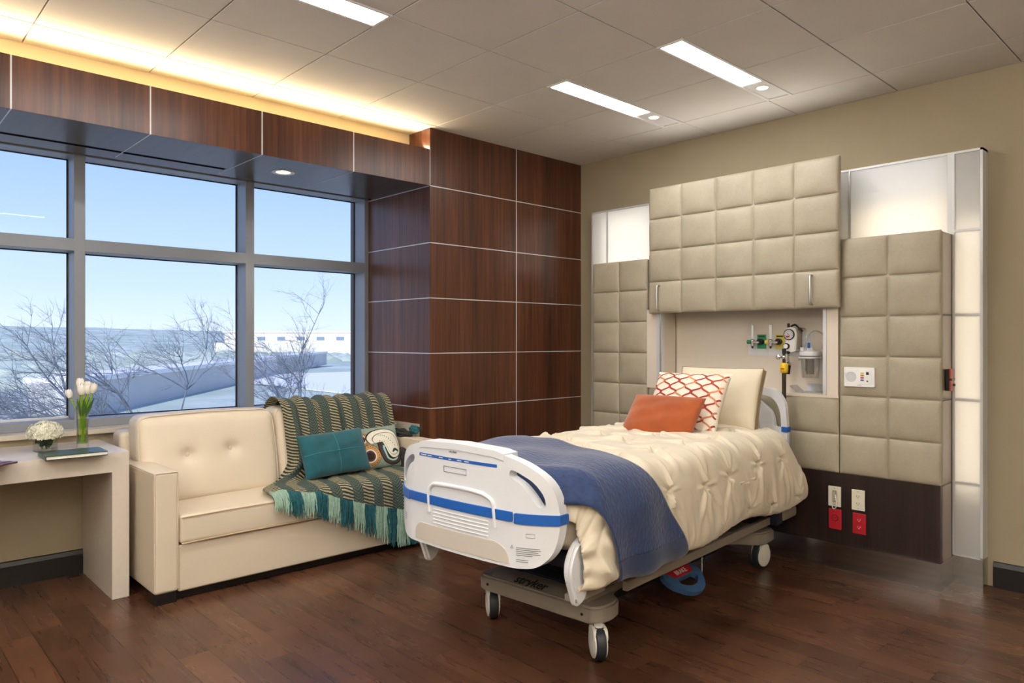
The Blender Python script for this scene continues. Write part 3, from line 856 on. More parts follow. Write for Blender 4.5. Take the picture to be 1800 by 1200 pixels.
plate('emergency_socket', 1.7295, .278, 'red', 'red round single socket plate below the ribbed connector', 'power outlet', 'single')
plate('power_outlet', 1.5955, .275, 'red', 'red double emergency power outlet', 'power outlet', 'duplex')

# ---- medical gas fittings on the niche back
xb = 4.373
gp = thing('gas_outlet_plate', 'pale backing plate of the medical gas outlets in the niche', 'gas outlet plate', (xb, 2.2, 1.24))
M['palegrey'] = mat('pale_grey_plate', 'd5d6d8', .3, var=0)
MB().box(xb - .003, xb, 2.235, 2.375, 1.205, 1.335, r=.001).build('plate', 'palegrey', gp)
MB().box(xb - .003, xb, 2.09, 2.232, 1.205, 1.345, r=.001).build('plate', 'palegrey', gp)
MB().box(xb - .003, xb, 1.95, 2.087, 1.205, 1.355, r=.001).build('plate', 'palegrey', gp)
def flow(y, colr, lab):
    t = thing('flowmeter', lab, 'flowmeter', (xb, y, 1.29))
    yl = y + .038; xf = xb - .052
    o = B('outlet_sign', colr, t, xb - .009, xb - .003, y - .032, y + .028, 1.250, 1.342, r=.001)
    B('sign_mark', 'inkdark', o, xb - .0098, xb - .009, y - .024, y + .020, 1.325, 1.334)
    MB().cyl((xb - .010, y, 1.296), (xb - .034, y, 1.296), .020).cyl((xb - .034, y, 1.296), (xb - .040, y, 1.296), .013).build('outlet_socket', 'black', t)
    MB().cyl((xb - .037, y, 1.292), (xf, yl, 1.294), .008).cyl((xf, yl, 1.268), (xf, yl, 1.300), .011).sph((xf, yl, 1.302), .014).build('valve_body', 'chrome', t)
    MB().cyl((xf, yl, 1.305), (xf, yl, 1.402), .010).build('flow_tube', 'white', t)
    MB().cyl((xf, yl, 1.402), (xf, yl, 1.410), .0115).build('tube_cap', 'chrome', t)
    MB().cyl((xf, yl + .012, 1.294), (xf, yl + .034, 1.294), .013, n=14).build('knob', colr, t)
    MB().cyl((xf, yl, 1.268), (xf, yl, 1.252), .009, .005).build('hose_barb', 'applique_plum', t)
flow(2.278, 'green', 'left flowmeter with green sign in the headwall niche')
flow(2.154, 'paleyellow', 'right flowmeter with yellow sign in the headwall niche')
sr = thing('suction_regulator', 'white suction regulator with round gauge in the niche', 'regulator', (xb, 2.06, 1.2))
q = MB().prism([(-.030, -.075), (-.036, .03), (-.028, .062), (0, .072), (.030, .060), (.036, .03), (.026, -.07), (0, -.085)], 0, .075, r=.006, mtx=Matrix(((0, 0, -1, xb - .012), (1, 0, 0, 2.045), (0, 1, 0, 1.315), (0, 0, 0, 1))))
q.build('body', 'white', sr, recalc=True)
MB().box(xb - .07, xb - .006, 2.008, 2.014, 1.25, 1.385, r=.002).build('side_cover', 'side_lam', sr)
ga = MB().lathe([(.034, 0), (.034, .010), (.031, .013), (.029, .010)], (xb - .086, 2.052, 1.340), (-1, 0, 0)).build('gauge_rim', 'black', sr)
gf = MB().lathe([(.029, 0), (0, 0)], (xb - .0965, 2.052, 1.340), (-1, 0, 0)).build('gauge_dial', 'palegrey', sr)
gn = MB().use('red').box(xb - .0985, xb - .0965, 2.048, 2.070, 1.322, 1.332).use('inkdark')
for k in range(11):
    a = radians(-40 + k * 26); gn.box(xb - .0985, xb - .0965, 2.052 + .024 * cos(a) - .0012, 2.052 + .024 * cos(a) + .0012, 1.340 + .024 * sin(a) - .0012, 1.340 + .024 * sin(a) + .0012)
gn.tube([(xb - .0985, 2.062, 1.352), (xb - .0985, 2.044, 1.330)], .0012, n=5)
gn.build('gauge_needle', None, gf)
MB().lathe([(.019, 0), (.019, .014), (.015, .018), (0, .018)], (xb - .086, 2.068, 1.268), (-1, 0, 0)).build('knob', 'black', sr)
MB().lathe([(.014, 0), (0, 0)], (xb - .1045, 2.068, 1.268), (-1, 0, 0)).build('knob_cap', 'white', sr)
MB().cyl((xb - .05, 2.075, 1.385), (xb - .05, 2.075, 1.410), .008).tube(cat_rom([(xb - .05, 2.06, 1.39), (xb - .055, 2.03, 1.40), (xb - .06, 2.00, 1.375), (xb - .05, 1.985, 1.36)], 6), .006).build('top_lever', 'black', sr)
MB().lathe([(.006, .0), (.011, .012), (.006, .040), (.012, .055), (.006, .06)], (xb - .06, 2.072, 1.165)).lathe([(.02, 0), (.024, .006), (.012, .016)], (xb - .06, 2.072, 1.152)).build('bypass_fitting', 'chrome', sr)
MB().cyl((xb - .06, 2.072, 1.225), (xb - .06, 2.072, 1.238), .012).cyl((xb - .06, 2.075, 1.150), (xb - .06, 2.078, 1.095), .019, .016).build('hose_adapter', 'black', sr)
MB().tube(cat_rom([(xb - .05, 2.0, 1.375), (xb - .055, 1.965, 1.372), (xb - .06, 1.955, 1.33), (xb - .065, 1.95, 1.27), (xb - .065, 1.95, 1.245)], 6), .0045).tube(cat_rom([(xb - .065, 1.86, 1.25), (xb - .06, 1.85, 1.33), (xb - .06, 1.90, 1.362), (xb - .055, 1.945, 1.335), (xb - .06, 1.972, 1.25), (xb - .07, 2.0, 1.18)], 6), .004).build('tubing', 'plastic_clear', sr)
scn = thing('suction_canister', 'clear suction canister on a metal bracket in the niche', 'canister', (xb - .08, 1.925, 1.0))
MB().lathe([(.040, 1.078), (.046, 1.08), (.054, 1.195), (.056, 1.212), (.058, 1.214)], (xb - .08, 1.925, 0)).build('bowl', 'plastic_clear', scn)
MB().lathe([(.022, 1.10), (.024, 1.19)], (xb - .08, 1.925, 0)).build('inner_float', 'plastic_clear', scn)
MB().lathe([(.062, 1.212), (.064, 1.222), (.062, 1.236), (.052, 1.240), (.020, 1.243), (.018, 1.262), (0, 1.263)], (xb - .08, 1.925, 0)).lathe([(.012, 1.238), (.011, 1.262), (0, 1.262)], (xb - .10, 1.965, 0)).build('lid', 'palegrey', scn)
MB().cyl((xb - .1, 1.925, 1.258), (xb - .1, 1.925, 1.290), .008, n=10).build('port_cap', 'bedblue', scn)
MB().box(xb - .006, xb - .001, 1.87, 2.03, 1.12, 1.19).lathe([(.066, 1.196), (.066, 1.206), (.060, 1.206), (.060, 1.196), (.066, 1.196)], (xb - .08, 1.925, 0)).box(xb - .03, xb - .004, 1.98, 1.992, 1.12, 1.2).build('holder_ring', 'alu_white', scn)
sbk = thing('niche_tray', 'thin angled metal tray at the bottom of the niche', 'tray', (xb - .07, 1.9, .99))
MB().prism([(0, 0), (.13, 0), (.13, .004), (.004, .004), (.004, .05), (0, .05)], 0, .16, mtx=Matrix(((-1, 0, 0, xb - .002), (0, 0, 1, 1.82), (0, 1, 0, .989), (0, 0, 0, 1)))).build('tray_plate', 'alu', sbk, recalc=True)
MB().box(xb - .12, xb - .02, 1.99, 1.994, .990, 1.05, mtx=Matrix.Translation((0, 1.99, .99)) @ Matrix.Rotation(radians(-50), 4, 'X') @ Matrix.Translation((0, -1.99, -.99))).build('tray_wing', 'alu', sbk)

# ================================================================== DESK
dk = thing('desk', 'white waterfall desk with a thick slab leg beside the sofa', 'desk', (.2, 4.3, 0))
MB().prism([(-.9, .641), (1.011, .641), (1.011, 0), (1.090, 0), (1.090, .740), (-.9, .740)], 0, .592, r=.0015, mtx=Matrix(((1, 0, 0, 0), (0, 0, -1, 4.597), (0, 1, 0, 0), (0, 0, 0, 1)))).build('desk_slab', 'desk', dk, recalc=True)
B('leg', 'desk', dk, -.98, -.90, 4.005, 4.597, 0, .740, r=.0015)

bk = thing('book', 'dark green book lying on the white desk', 'book', (.85, 4.05, .740))
mt = Matrix.Translation((.713, 3.937, .740)) @ Matrix.Rotation(radians(1.0), 4, 'Z')
mt = Matrix(((.998, .02, 0, .716), (-.015, .999, 0, 3.938), (0, 0, 1, .7405), (0, 0, 0, 1)))
MB().box(0, .255, 0, .19, .0035, .0175, r=.001, mtx=mt).build('pages', 'paper', bk)
MB().box(-.003, .258, -.003, .193, 0, .0035, r=.0008, mtx=mt).box(-.003, .258, -.003, .193, .0175, .021, r=.0008, mtx=mt).box(-.003, .001, -.003, .193, .001, .020, mtx=mt).build('cover', 'book', bk)
tyo = thing('serving_board', 'dark striped wooden board at the left end of the desk', 'board', (.45, 4.1, .740))
tm = Matrix.Translation((.60, 3.935, .741)) @ Matrix.Rotation(radians(38), 4, 'Z')
MB().box(-.40, 0.015, .005, .26, .001, .010, r=.004, mtx=tm).build('board', 'tray', tyo)
tl = MB()
for k in range(4): tl.box(-.40, .010, .03 + k * .06, .045 + k * .06, .0085, .0108, mtx=tm)
tl.build('inlay_stripe', 'applique_plum', tyo, label='reddish inlaid stripes')

# vase with tulips
vx, vy, vz = .936, 4.262, .740
vs = thing('tall_glass_vase', 'tall slim glass vase full of green stems holding the tulips', 'vase', (vx, vy, vz))
MB().lathe([(0, .001), (.028, .001), (.030, .004), (.029, .02), (.0265, .10), (.028, .17), (.032, .222), (.030, .222), (.0265, .17), (.0245, .10), (.026, .028), (0, .026)], (vx, vy, vz), n=36).build('glass', 'glass', vs)
MB().lathe([(0, .028), (.0235, .029), (.0235, .10), (.0238, .155), (0, .155)], (vx, vy, vz)).build('water', thin_glass('green_tinted_water', (.78, .92, .35, 1), .02), vs)
heads = [(-.075, .02, .262, .95), (-.018, .012, .312, 1.1), (.004, -.012, .282, 1.15), (.030, .0, .285, 1.0), (.062, -.015, .292, 1.05), (.012, .02, .300, 1.0)]
rx = np.array([sin(radians(46.71)), -cos(radians(46.71))])
def tulip(k, dx, dd, h, sc):
    base = Vector((vx + rx[0] * dx + .7 * dd, vy + rx[1] * dx + .7 * dd, vz + h))
    labs = ['leftmost white tulip, leaning out low over the vase rim', 'tallest white tulip, left of centre in the vase', 'front white tulip in the middle of the bunch', 'white tulip just right of the bunch centre', 'rightmost white tulip in the tall vase', 'white tulip at the back of the bunch']
    t = thing('tulip', labs[k], 'tulip', tuple(base), 0, 'white tulips in the tall vase')
    foot = Vector((vx + rx[0] * dx * -.15, vy + rx[1] * dx * -.15 , vz + .035))
    mid = Vector((vx + rx[0] * dx * .22, vy + rx[1] * dx * .22, vz + .17))
    pts = cat_rom([foot, (foot + mid) / 2 + Vector((.003, -.002, 0)), mid, base], 6)
    MB().tube(pts, .0042, n=8).build('stem', 'stem', t)
    d = (base - mid).normalized(); d = (d + Vector((0, 0, .5))).normalized()
    fl = MB()
    for ring, n, op in ((0, 3, 1.0), (1, 3, .93)):
        for i in range(n):
            a = 2 * pi * (i + ring * .5) / n + k
            us, vs_ = np.linspace(-1, 1, 9), np.linspace(0, 1, 10); P = np.zeros((9, 10, 3))
            for p, u in enumerate(us):
                for q_, v in enumerate(vs_):
                    r = .0205 * sc * op * (sin(pi * min(1, v * .62 + .12)) ** .8) * (1.0 - .25 * v)
                    wd = radians(66) * (1 - v ** 3.2) * u
                    P[p, q_] = (r * cos(a + wd), r * sin(a + wd), .052 * sc * v)
            fl.grid(P)
    fl2 = MB(); fl2.bm.free(); fl2.bm = fl.bm
    bmesh.ops.transform(fl2.bm, matrix=Matrix.Translation(base) @ d.to_track_quat('Z', 'Y').to_matrix().to_4x4(), verts=fl2.bm.verts)
    o = fl2.build('flower_head', 'tulip', t); 
    # leaf
    la = k * 1.3; lf = []
    for u in (-1, 0, 1):
        row = []
        for v in np.linspace(0, 1, 9):
            w = .011 * sin(pi * min(1, v * .9 + .08)); 
            c0 = mid.lerp(base, v * .8) + Vector((cos(la), sin(la), 0)) * (.006 + .014 * v * v)
            row.append(c0 + Vector((-sin(la), cos(la), 0)) * w * u + Vector((cos(la), sin(la), 0)) * (.004 * abs(u)))
        lf.append(row)
    MB().grid(np.array([[tuple(p) for p in r] for r in lf])).build('leaf', 'leaf', t)
for k, (a, b, c, d) in enumerate(heads): tulip(k, a, b, c, d)

# hydrangea in a glass cube
hx, hy, hz0 = .775, 4.285, .740
cv = thing('square_glass_vase', 'low square glass vase holding the white hydrangea', 'vase', (hx, hy, hz0))
cm = Matrix.Translation((hx, hy, hz0)) @ Matrix.Rotation(radians(8), 4, 'Z')
w = .042
cv_mb = MB()
for a in ((-w, w, -w, -w + .004), (-w, w, w - .004, w), (-w, -w + .004, -w, w), (w - .004, w, -w, w)): cv_mb.box(a[0], a[1], a[2], a[3], .001, .078, mtx=cm)
cv_mb.box(-w, w, -w, w, .0005, .010, mtx=cm)
cv_mb.build('glass', 'glass', cv)
hd = thing('hydrangea', 'round white hydrangea bloom with dark leaves in the square vase', 'flower', (hx, hy, hz0 + .06))
fb_ = MB(); r_ = random.Random(4)
for k in range(620):
    z = r_.uniform(-.42, 1); a = r_.uniform(0, 2 * pi); s = sqrt(max(0, 1 - z * z))
    n = Vector((s * cos(a), s * sin(a), z)); c0 = Vector((hx, hy, hz0 + .095)) + Vector((n.x * .078, n.y * .078, n.z * .058)) * r_.uniform(.9, 1.04)
    q = (n + Vector((r_.gauss(0, .25), r_.gauss(0, .25), r_.gauss(0, .25)))).to_track_quat('Z', 'Y').to_matrix().to_4x4()
    rot = r_.uniform(0, pi); sz = r_.uniform(.0075, .0105)
    for p in range(4):
        b = rot + p * pi / 2
        m4 = Matrix.Translation(c0) @ q
        vv = [m4 @ Vector(t) for t in ((0, 0, 0), (sz * .6 * cos(b - .55), sz * .6 * sin(b - .55), .0015), (sz * cos(b), sz * sin(b), .002), (sz * .6 * cos(b + .55), sz * .6 * sin(b + .55), .0015))]
        fb_.bm.faces.new([fb_.bm.verts.new(v) for v in vv])
fb_.build('bloom', 'petal', hd, smooth=0)
MB().sph((hx, hy, hz0 + .10), .058, (1.1, 1.1, .72)).build('bloom_core', M['petal'], hd)
lv = MB()
for a, l, dz in ((3.6, .075, -.02), (4.4, .06, -.03), (5.3, .055, -.03), (-.3, .11, .01), (4.0, .05, -.045), (5.0, .05, -.05)):
    P = np.zeros((3, 7, 3))
    for i, u in enumerate((-1, 0, 1)):
        for j, v in enumerate(np.linspace(0, 1, 7)):
            r = .008 + l * v; wd = .026 * sin(pi * min(1, v * .95 + .04)) * u
            P[i, j] = (hx + r * cos(a) * .62 - wd * sin(a), hy + r * sin(a) * .62 + wd * cos(a), hz0 + .065 + dz * v + .006 * abs(u))
    lv.grid(P)
lv.build('leaf', 'darkleaf', hd)
MB().tube([(hx + .006, hy, hz0 + .012), (hx, hy, hz0 + .05), (hx, hy, hz0 + .09)], .005).tube([(hx - .012, hy + .01, hz0 + .012), (hx, hy, hz0 + .07)], .003).build('stem', 'stem', hd)

# ================================================================== SOFT SHAPES
def softbox(x0, x1, y0, y1, z0, z1, r=.03, crown=(0, 0, 0), n=14, fn=None):
    """rounded, slightly puffed cushion block"""
    h = np.array([(x1 - x0) / 2, (y1 - y0) / 2, (z1 - z0) / 2]); c = np.array([(x0 + x1) / 2, (y0 + y1) / 2, (z0 + z1) / 2])
    mb = MB(); cr = np.array(crown)
    def ax(hh):
        e = np.linspace(0, 1, 6); a = hh - r + r * np.sin(e * pi / 2) ** 1
        mid = np.linspace(-(hh - r), hh - r, n)
        return np.concatenate([-a[::-1][:-1], mid, a[1:]])
    for d in range(3):
        u, v = (d + 1) % 3, (d + 2) % 3
        U, V = np.meshgrid(ax(h[u]), ax(h[v]), indexing='ij')
        for s in (-1, 1):
            P = np.zeros(U.shape + (3,)); P[..., u] = U; P[..., v] = V; P[..., d] = s * h[d]
            q = np.clip(P, -(h - r), h - r); D = P - q; L = np.linalg.norm(D, axis=-1, keepdims=True)
            P = q + D / np.maximum(L, 1e-9) * r
            nn = P / h
            for k in range(3):
                o1, o2 = (k + 1) % 3, (k + 2) % 3
                P[..., k] += cr[k] * np.sign(nn[..., k]) * np.abs(nn[..., k]) ** 2 * np.clip(1 - nn[..., o1] ** 2, 0, 1) ** .7 * np.clip(1 - nn[..., o2] ** 2, 0, 1) ** .7
            P += c
            if fn is not None: P = fn(P)
            mb.grid(P if s > 0 else P[::-1])
    return mb

def pillow_surf(w, h, t, pinch=.05, n=30, flop=0):
    """front surface height field of a knife-edge pillow: returns fn(x,y in -1..1)->(X,Y,Z)"""
    def f(x, y):
        x = np.asarray(x, float); y = np.asarray(y, float)
        X = x * w / 2 * (1 - pinch * (1 - np.abs(y) ** 2) * np.abs(x) ** 3)
        Y = y * h / 2 * (1 - pinch * (1 - np.abs(x) ** 2) * np.abs(y) ** 3)
        Z = t / 2 * (np.clip((1 - np.abs(x) ** 2.6) * (1 - np.abs(y) ** 2.6), 0, 1)) ** .55
        Z = Z + .0035 * np.sin(x * 7 + y * 3) * (1 - x * x) * (1 - y * y) + .003 * np.sin(y * 9 - x * 4) * (1 - x * x) * (1 - y * y) + flop * x * x * y
        return np.stack([X, Y, Z], -1)
    return f
def pillow_mesh(f, mtx, n=34, gusset=0):
    s = np.sin(np.linspace(-1, 1, n) * pi / 2); s = .5 * s + .5 * np.linspace(-1, 1, n)
    x, y = np.meshgrid(s, s, indexing='ij'); P = f(x, y); Q = P.copy(); Q[..., 2] = 2 * f(x, y)[..., 2] * 0 - (P[..., 2])
    if gusset: P[..., 2] += gusset / 2; Q[..., 2] -= gusset / 2
    mb = MB().grid(P); mb.grid(Q[::-1])
    if gusset:
        for a in (P[0], P[-1][::-1], P[:, 0][::-1], P[:, -1]):
            b = a.copy(); b[:, 2] -= gusset; mb.grid(np.stack([a, b], 0))
    bmesh.ops.transform(mb.bm, matrix=mtx, verts=mb.bm.verts)
    bmesh.ops.remove_doubles(mb.bm, verts=mb.bm.verts, dist=.0004)
    bmesh.ops.recalc_face_normals(mb.bm, faces=mb.bm.faces)
    return mb
def orient(center, right, up):
    """local x=right, y=up, z=out"""
    r = Vector(right).normalized(); u = Vector(up); u = (u - r * u.dot(r)).normalized(); o = r.cross(u)
    return Matrix(((r.x, u.x, o.x, center[0]), (r.y, u.y, o.y, center[1]), (r.z, u.z, o.z, center[2]), (0, 0, 0, 1)))

# ================================================================== SOFA
SF = 3.752
so_ = thing('sofa', 'cream leather sleeper sofa with buttoned back under the window', 'sofa', (2.0, 4.1, 0))
def arm(x0, x1):
    a = softbox(x0, x1, SF - .005, 4.44, .055, .652, .016, (.002, .002, .004), 8)
    o = a.build('arm', 'leather', so_, weld=.0003)
    w = MB()
    for y in (SF - .004,):
        w.tube([(x0 + .003, y, .07), (x0 + .003, y, .645), (x0 + .012, y, .650), (x1 - .012, y, .650), (x1 - .003, y, .645), (x1 - .003, y, .07)], .0028, n=6)
    w.tube([(x0 + .003, SF, .648), (x0 + .003, 4.42, .648)], .0028, n=6).tube([(x1 - .003, SF, .648), (x1 - .003, 4.2, .648)], .0028, n=6)
    w.build('piping', 'leather', o)
arm(1.130, 1.245); arm(2.770, 2.885)
softbox(1.246, 2.769, SF + .004, 4.44, .045, .280, .012, (0, .002, 0), 10).build('front_rail', 'leather', so_, weld=.0003)
def seat_fn(P): 
    P = P.copy(); P[..., 2] -= .0; return P
se = softbox(1.250, 2.766, SF - .008, 4.26, .285, .425, .020, (0, .006, .018), 22).build('seat_cushion', 'leather', so_, weld=.0003)
w = MB(); pth = cat_rom([(1.256, SF - .012, .417), (1.5, SF - .013, .4215), (2.0, SF - .015, .4225), (2.5, SF - .013, .4215), (2.760, SF - .012, .417)], 8)
w.tube(pth, .0032, n=6).tube([(x, y, z - .129) for x, y, z in pth], .0055, n=6)
w.build('welt', 'welt', se, label='darker seam piping')
bf = softbox(1.135, 2.880, 4.34, 4.50, .10, .800, .03, (0, 0, .004), 10)
bf.build('back_frame', 'leather', so_, weld=.0003)
# back cushions, leaning back, tufted
def lean(P):
    P = P.copy(); P[..., 1] += (P[..., 2] - .43) * .26; return P
def bcush(x0, x1, btn):
    def fn(P):
        P = P.copy()
        for bx, bz in btn:
            d2 = (P[..., 0] - bx) ** 2 + (P[..., 2] - bz) ** 2
            P[..., 1] += np.where(P[..., 1] < 4.2, .030 * np.exp(-d2 / .0012) + .012 * np.exp(-d2 / .010), 0)
        return lean(P)
    o = softbox(x0, x1, 4.085, 4.285, .425, .885, .045, (.012, .030, .014), 40, fn).build('back_cushion', 'leather', so_, weld=.0003)
    for bx, bz in btn:
        y = 4.085 - .030 + .047 + (bz - .43) * .26
        MB().sph((bx, y - .006, bz), .0115, (1, .6, 1)).build('button', 'leather', o)
    w = MB()
    y = 4.102
    w.tube([Vector((a, y + (z - .43) * .26, z)) for a, z in ((x0 + .004, .47), (x0 - .003, .65), (x0 + .002, .83), (x0 + .02, .872), (x0 + .06, .886), ((x0 + x1) / 2, .896), (x1 - .06, .886), (x1 - .02, .872), (x1 - .002, .83), (x1 + .003, .65), (x1 - .004, .47))], .0034, n=6)
    w.build('piping', 'leather', o)
bcush(1.185, 1.945, ((1.428, .668), (1.668, .680)))
bcush(1.962, 2.722, ((2.21, .68), (2.47, .68)))
for x in (1.133, 2.80):
    B('foot', 'darkleg', so_, x + .004, x + .105, SF + .002, SF + .10, 0, .057, r=.003)
    B('foot', 'darkleg', so_, x + .004, x + .105, 4.32, 4.42, 0, .057, r=.003)
B('plinth', 'darkleg', so_, 1.25, 2.76, SF + .035, SF + .055, .004, .050)

# ---- throw blanket over the right half of the sofa
prof0 = [(4.46, .62), (4.462, .72), (4.455, .815), (4.41, .850), (4.36, .900), (4.30, .925), (4.235, .918), (4.185, .885), (4.155, .82), (4.115, .70), (4.085, .60), (4.055, .52), (4.01, .470), (3.93, .462), (3.83, .460), (3.765, .450), (3.728, .425), (3.716, .380), (3.712, .30), (3.712, .20), (3.712, .08)]
pr = [Vector((0, a, b)) for a, b in prof0]; pr = cat_rom(pr, 10)
PR = np.array([(p.y, p.z) for p in pr]); arcl = np.concatenate([[0], np.cumsum(np.linalg.norm(np.diff(PR, axis=0), axis=1))])
def prof(s): return np.interp(s, arcl, PR[:, 0]), np.interp(s, arcl, PR[:, 1])
s_edge = float(arcl[np.argmin(np.abs(PR[:, 0] - 3.728) + (PR[:, 1] < .43) * 0)])
def arc_at_z(z): 
    k = np.where((PR[:, 0] < 3.74) & (PR[:, 1] <= z))[0]; return arcl[k[0]] if len(k) else arcl[-1]
def arc_at_y(y):
    k = np.where((PR[:, 0] <= y) & (PR[:, 1] < .60))[0]; return arcl[k[0]]
# end of woven body along X (metres of arc)
ex = [1.72, 1.86, 2.00, 2.14, 2.30, 2.45, 2.60, 2.75]
ee = [arc_at_y(3.80), arc_at_y(3.745), arc_at_z(.43), arc_at_z(.385), arc_at_z(.335), arc_at_z(.285), arc_at_z(.25), arc_at_z(.22)]
def send(x): return np.interp(x, ex, ee)
nu, nv = 120, 230
Uc = np.linspace(0, 1, nu)
Pt = np.zeros((nu, nv, 3)); UV = np.zeros((nu, nv, 2))
def throw_xy(u, s, off=0):
    """u 0..1 across, s arc length"""
    top = np.array([1.985, 2.775]); 
    k = np.clip((s - arc_at_y(4.10)) / .30, 0, 1); k = k * k * (3 - 2 * k)
    xl = 1.985 + (1.735 - 1.985) * k; xr = 2.78 - .03 * k
    x = xl + (xr - xl) * u
    y, z = prof(s)
    # folds running down the back, gathering near the left edge
    hf = .011 * np.sin(u * 31 + 1.2 * np.sin(s * 5)) * (1 - .75 * k) + .006 * np.sin(u * 67 + s * 3) * (1 - .5 * k)
    hf += .030 * np.exp(-((u - .10) / .045) ** 2) * np.clip((s - .35) / .3, 0, 1) * (1 - .6 * k)
    hf += .018 * np.exp(-((u - .20 - .05 * s) / .03) ** 2) * np.clip((s - .5) / .2, 0, 1) * np.clip(1.4 - s, 0, 1)
    hf = hf + .012 + off
    ds = .004; y2, z2 = prof(s + ds); y1, z1 = prof(s - ds); ty, tz = y2 - y1, z2 - z1; L = np.sqrt(ty * ty + tz * tz) + 1e-9
    ny, nz = tz / L, -ty / L   # outward (towards -y / +z)
    return x, y + ny * hf, z + nz * hf
for i, u in enumerate(Uc):
    xm = 1.735 + 1.02 * u
    s1 = send(xm); ss = np.linspace(.02, s1, nv)
    x, y, z = throw_xy(u, ss)
    Pt[i, :, 0] = x; Pt[i, :, 1] = y; Pt[i, :, 2] = z; UV[i, :, 0] = u * .98; UV[i, :, 1] = ss
tb = MB().grid(Pt[::-1], UV[::-1])
th_ = thing('throw_blanket', 'dark green and tan striped knit throw with teal fringe over the sofa', 'throw', (2.3, 3.9, .5))
o = tb.build('woven_body', 'throw', th_, smooth=80)
md = o.modifiers.new('thick', 'SOLIDIFY'); md.thickness = .007; md.offset = -1
fr_ = MB(); rr = random.Random(2)
blk = 13
for i in range(430):
    u = (i + rr.random()) / 430; b = int(u * blk); fr_.use('mint' if b % 2 == 0 else 'tealyarn')
    xm = 1.735 + 1.02 * u; s1 = float(send(xm)); L = np.interp(xm, [1.735, 1.95, 2.2, 2.45, 2.75], [.115, .12, .155, .20, .26]) * rr.uniform(.72, 1.14)
    off = rr.uniform(-.004, .006); pts = []
    dx = rr.gauss(0, .012); ph_ = rr.uniform(0, 6)
    for k in range(7):
        x, y, z = throw_xy(u, min(s1 - .004 + L * k / 6, arcl[-1] - .01), off)
        if s1 + L * k / 6 > arcl[-1] - .01: z -= (s1 + L * k / 6 - arcl[-1] + .01)
        pts.append((float(x) + dx * k / 6 + .0022 * sin(ph_ + k * 2.4), float(y) - .006 * k / 6 * rr.random() + .0016 * cos(ph_ + k * 2), max(.03, float(z))))
    fr_.tube(pts, .0033, n=4, rad=[.0034, .0042, .0038, .0040, .0034, .0036, .002])
fr_.build('fringe', None, th_, label='mint and teal yarn fringe', kind='stuff')
# bunched end of the throw on the right arm
bn = MB()
def blob(c, r, sq, seed, amp=.22):
    t = bmesh.new(); bmesh.ops.create_icosphere(t, subdivisions=4, radius=1); q = random.Random(seed); ph = [q.uniform(0, 6) for _ in range(6)]
    for v in t.verts:
        n = v.co.normalized(); f = 1 + amp * (sin(n.x * 5 + ph[0]) * .5 + sin(n.y * 6 + n.z * 3 + ph[1]) * .5 + .4 * sin(n.z * 9 + ph[2] + n.x * 4))
        v.co = Vector((c[0] + n.x * r * sq[0] * f, c[1] + n.y * r * sq[1] * f, c[2] + n.z * r * sq[2] * f))
    return t
bn.use('throw'); bn._merge(blob((2.815, 4.10, .668), .07, (.75, 1.5, .5), 4)); bn._merge(blob((2.75, 3.98, .52), .06, (.5, 1.2, 1.1), 5))
bn.use('tealyarn'); bn._merge(blob((2.845, 3.98, .700), .040, (.8, 1.1, .75), 9, .15))
bn.build('bunched_corner', None, th_)

# ---- pillows on the sofa
def at(p): return Vector(p)
tp = thing('teal_pillow', 'teal suede lumbar pillow with crossed seams on the sofa', 'pillow', (2.25, 3.97, .47))
tm_ = orient((2.235, 3.965, .612), (1, 0.0, .042), (.03, .42, 1))
f = pillow_surf(.445, .272, .120, .03)
pillow_mesh(f, tm_).build('cover', 'teal', tp, smooth=80)
sm = MB()
for line in ([(x, .02) for x in np.linspace(-.97, .97, 40)], [(-.0, y) for y in np.linspace(-.97, .97, 40)]):
    pts = [tm_ @ Vector((*f(a, b)[:2], f(a, b)[2] + .0006)) for a, b in line]; sm.tube(pts, .0028, n=6)
sm.sph(tm_ @ Vector((0, .002, f(0, .02)[2])), .007)
sm.build('crossed_seams', 'teal_seam', tp)

pp = thing('paisley_pillow', 'grey green pillow with cream paisley applique by the sofa arm', 'pillow', (2.6, 4.02, .47))
pm = orient((2.575, 4.035, .600), (1, -.10, .03), (.0, .40, 1))
fp = pillow_surf(.345, .285, .110, .05)
pillow_mesh(fp, pm).build('cover', 'sage', pp, smooth=80)
def patch(mb, m, outer, inner=None, lift=.0015):
    """flat applique: ring between two outlines given in pillow coordinates (-1..1)"""
    mb.use(m); n = len(outer)
    rings = []
    for k in np.linspace(0, 1, 7):
        if inner is None:
            c = np.mean(np.array(outer), 0); ring = [c + (np.array(p) - c) * k for p in outer] if k > 0 else [c + (np.array(p) - c) * .02 for p in outer]
        else: ring = [np.array(i) + (np.array(p) - np.array(i)) * k for p, i in zip(outer, inner)]
        rings.append(ring + [ring[0]])
    R = np.array(rings); P = fp(R[..., 0], R[..., 1]); P[..., 2] += lift
    V = P.reshape(-1, 3); W_ = np.array([tuple(pm @ Vector(v)) for v in V]).reshape(P.shape)
    mb.grid(W_)
def closed(pts, n=6): return [(p.x, p.y) for p in cat_rom([(a, b, 0) for a, b in pts], n, True)]
pais = closed([(-.04, .74), (.34, .78), (.70, .62), (.92, .22), (.93, -.20), (.78, -.52), (.52, -.60), (.32, -.40), (.22, -.02), (.06, .26), (-.10, .30), (-.16, .16), (-.34, .16), (-.44, .40), (-.30, .62)])
cen = np.array([.50, -.02])
def scaled(P_, k, c=cen): return [tuple(c + (np.array(p) - c) * k) for p in P_]
body2 = closed([(-.06, .22), (.20, .10), (.35, -.30), (.60, -.50), (.90, -.22), (.95, -.50), (.80, -.84), (.48, -.93), (.14, -.72), (-.02, -.25)])
ap = MB()
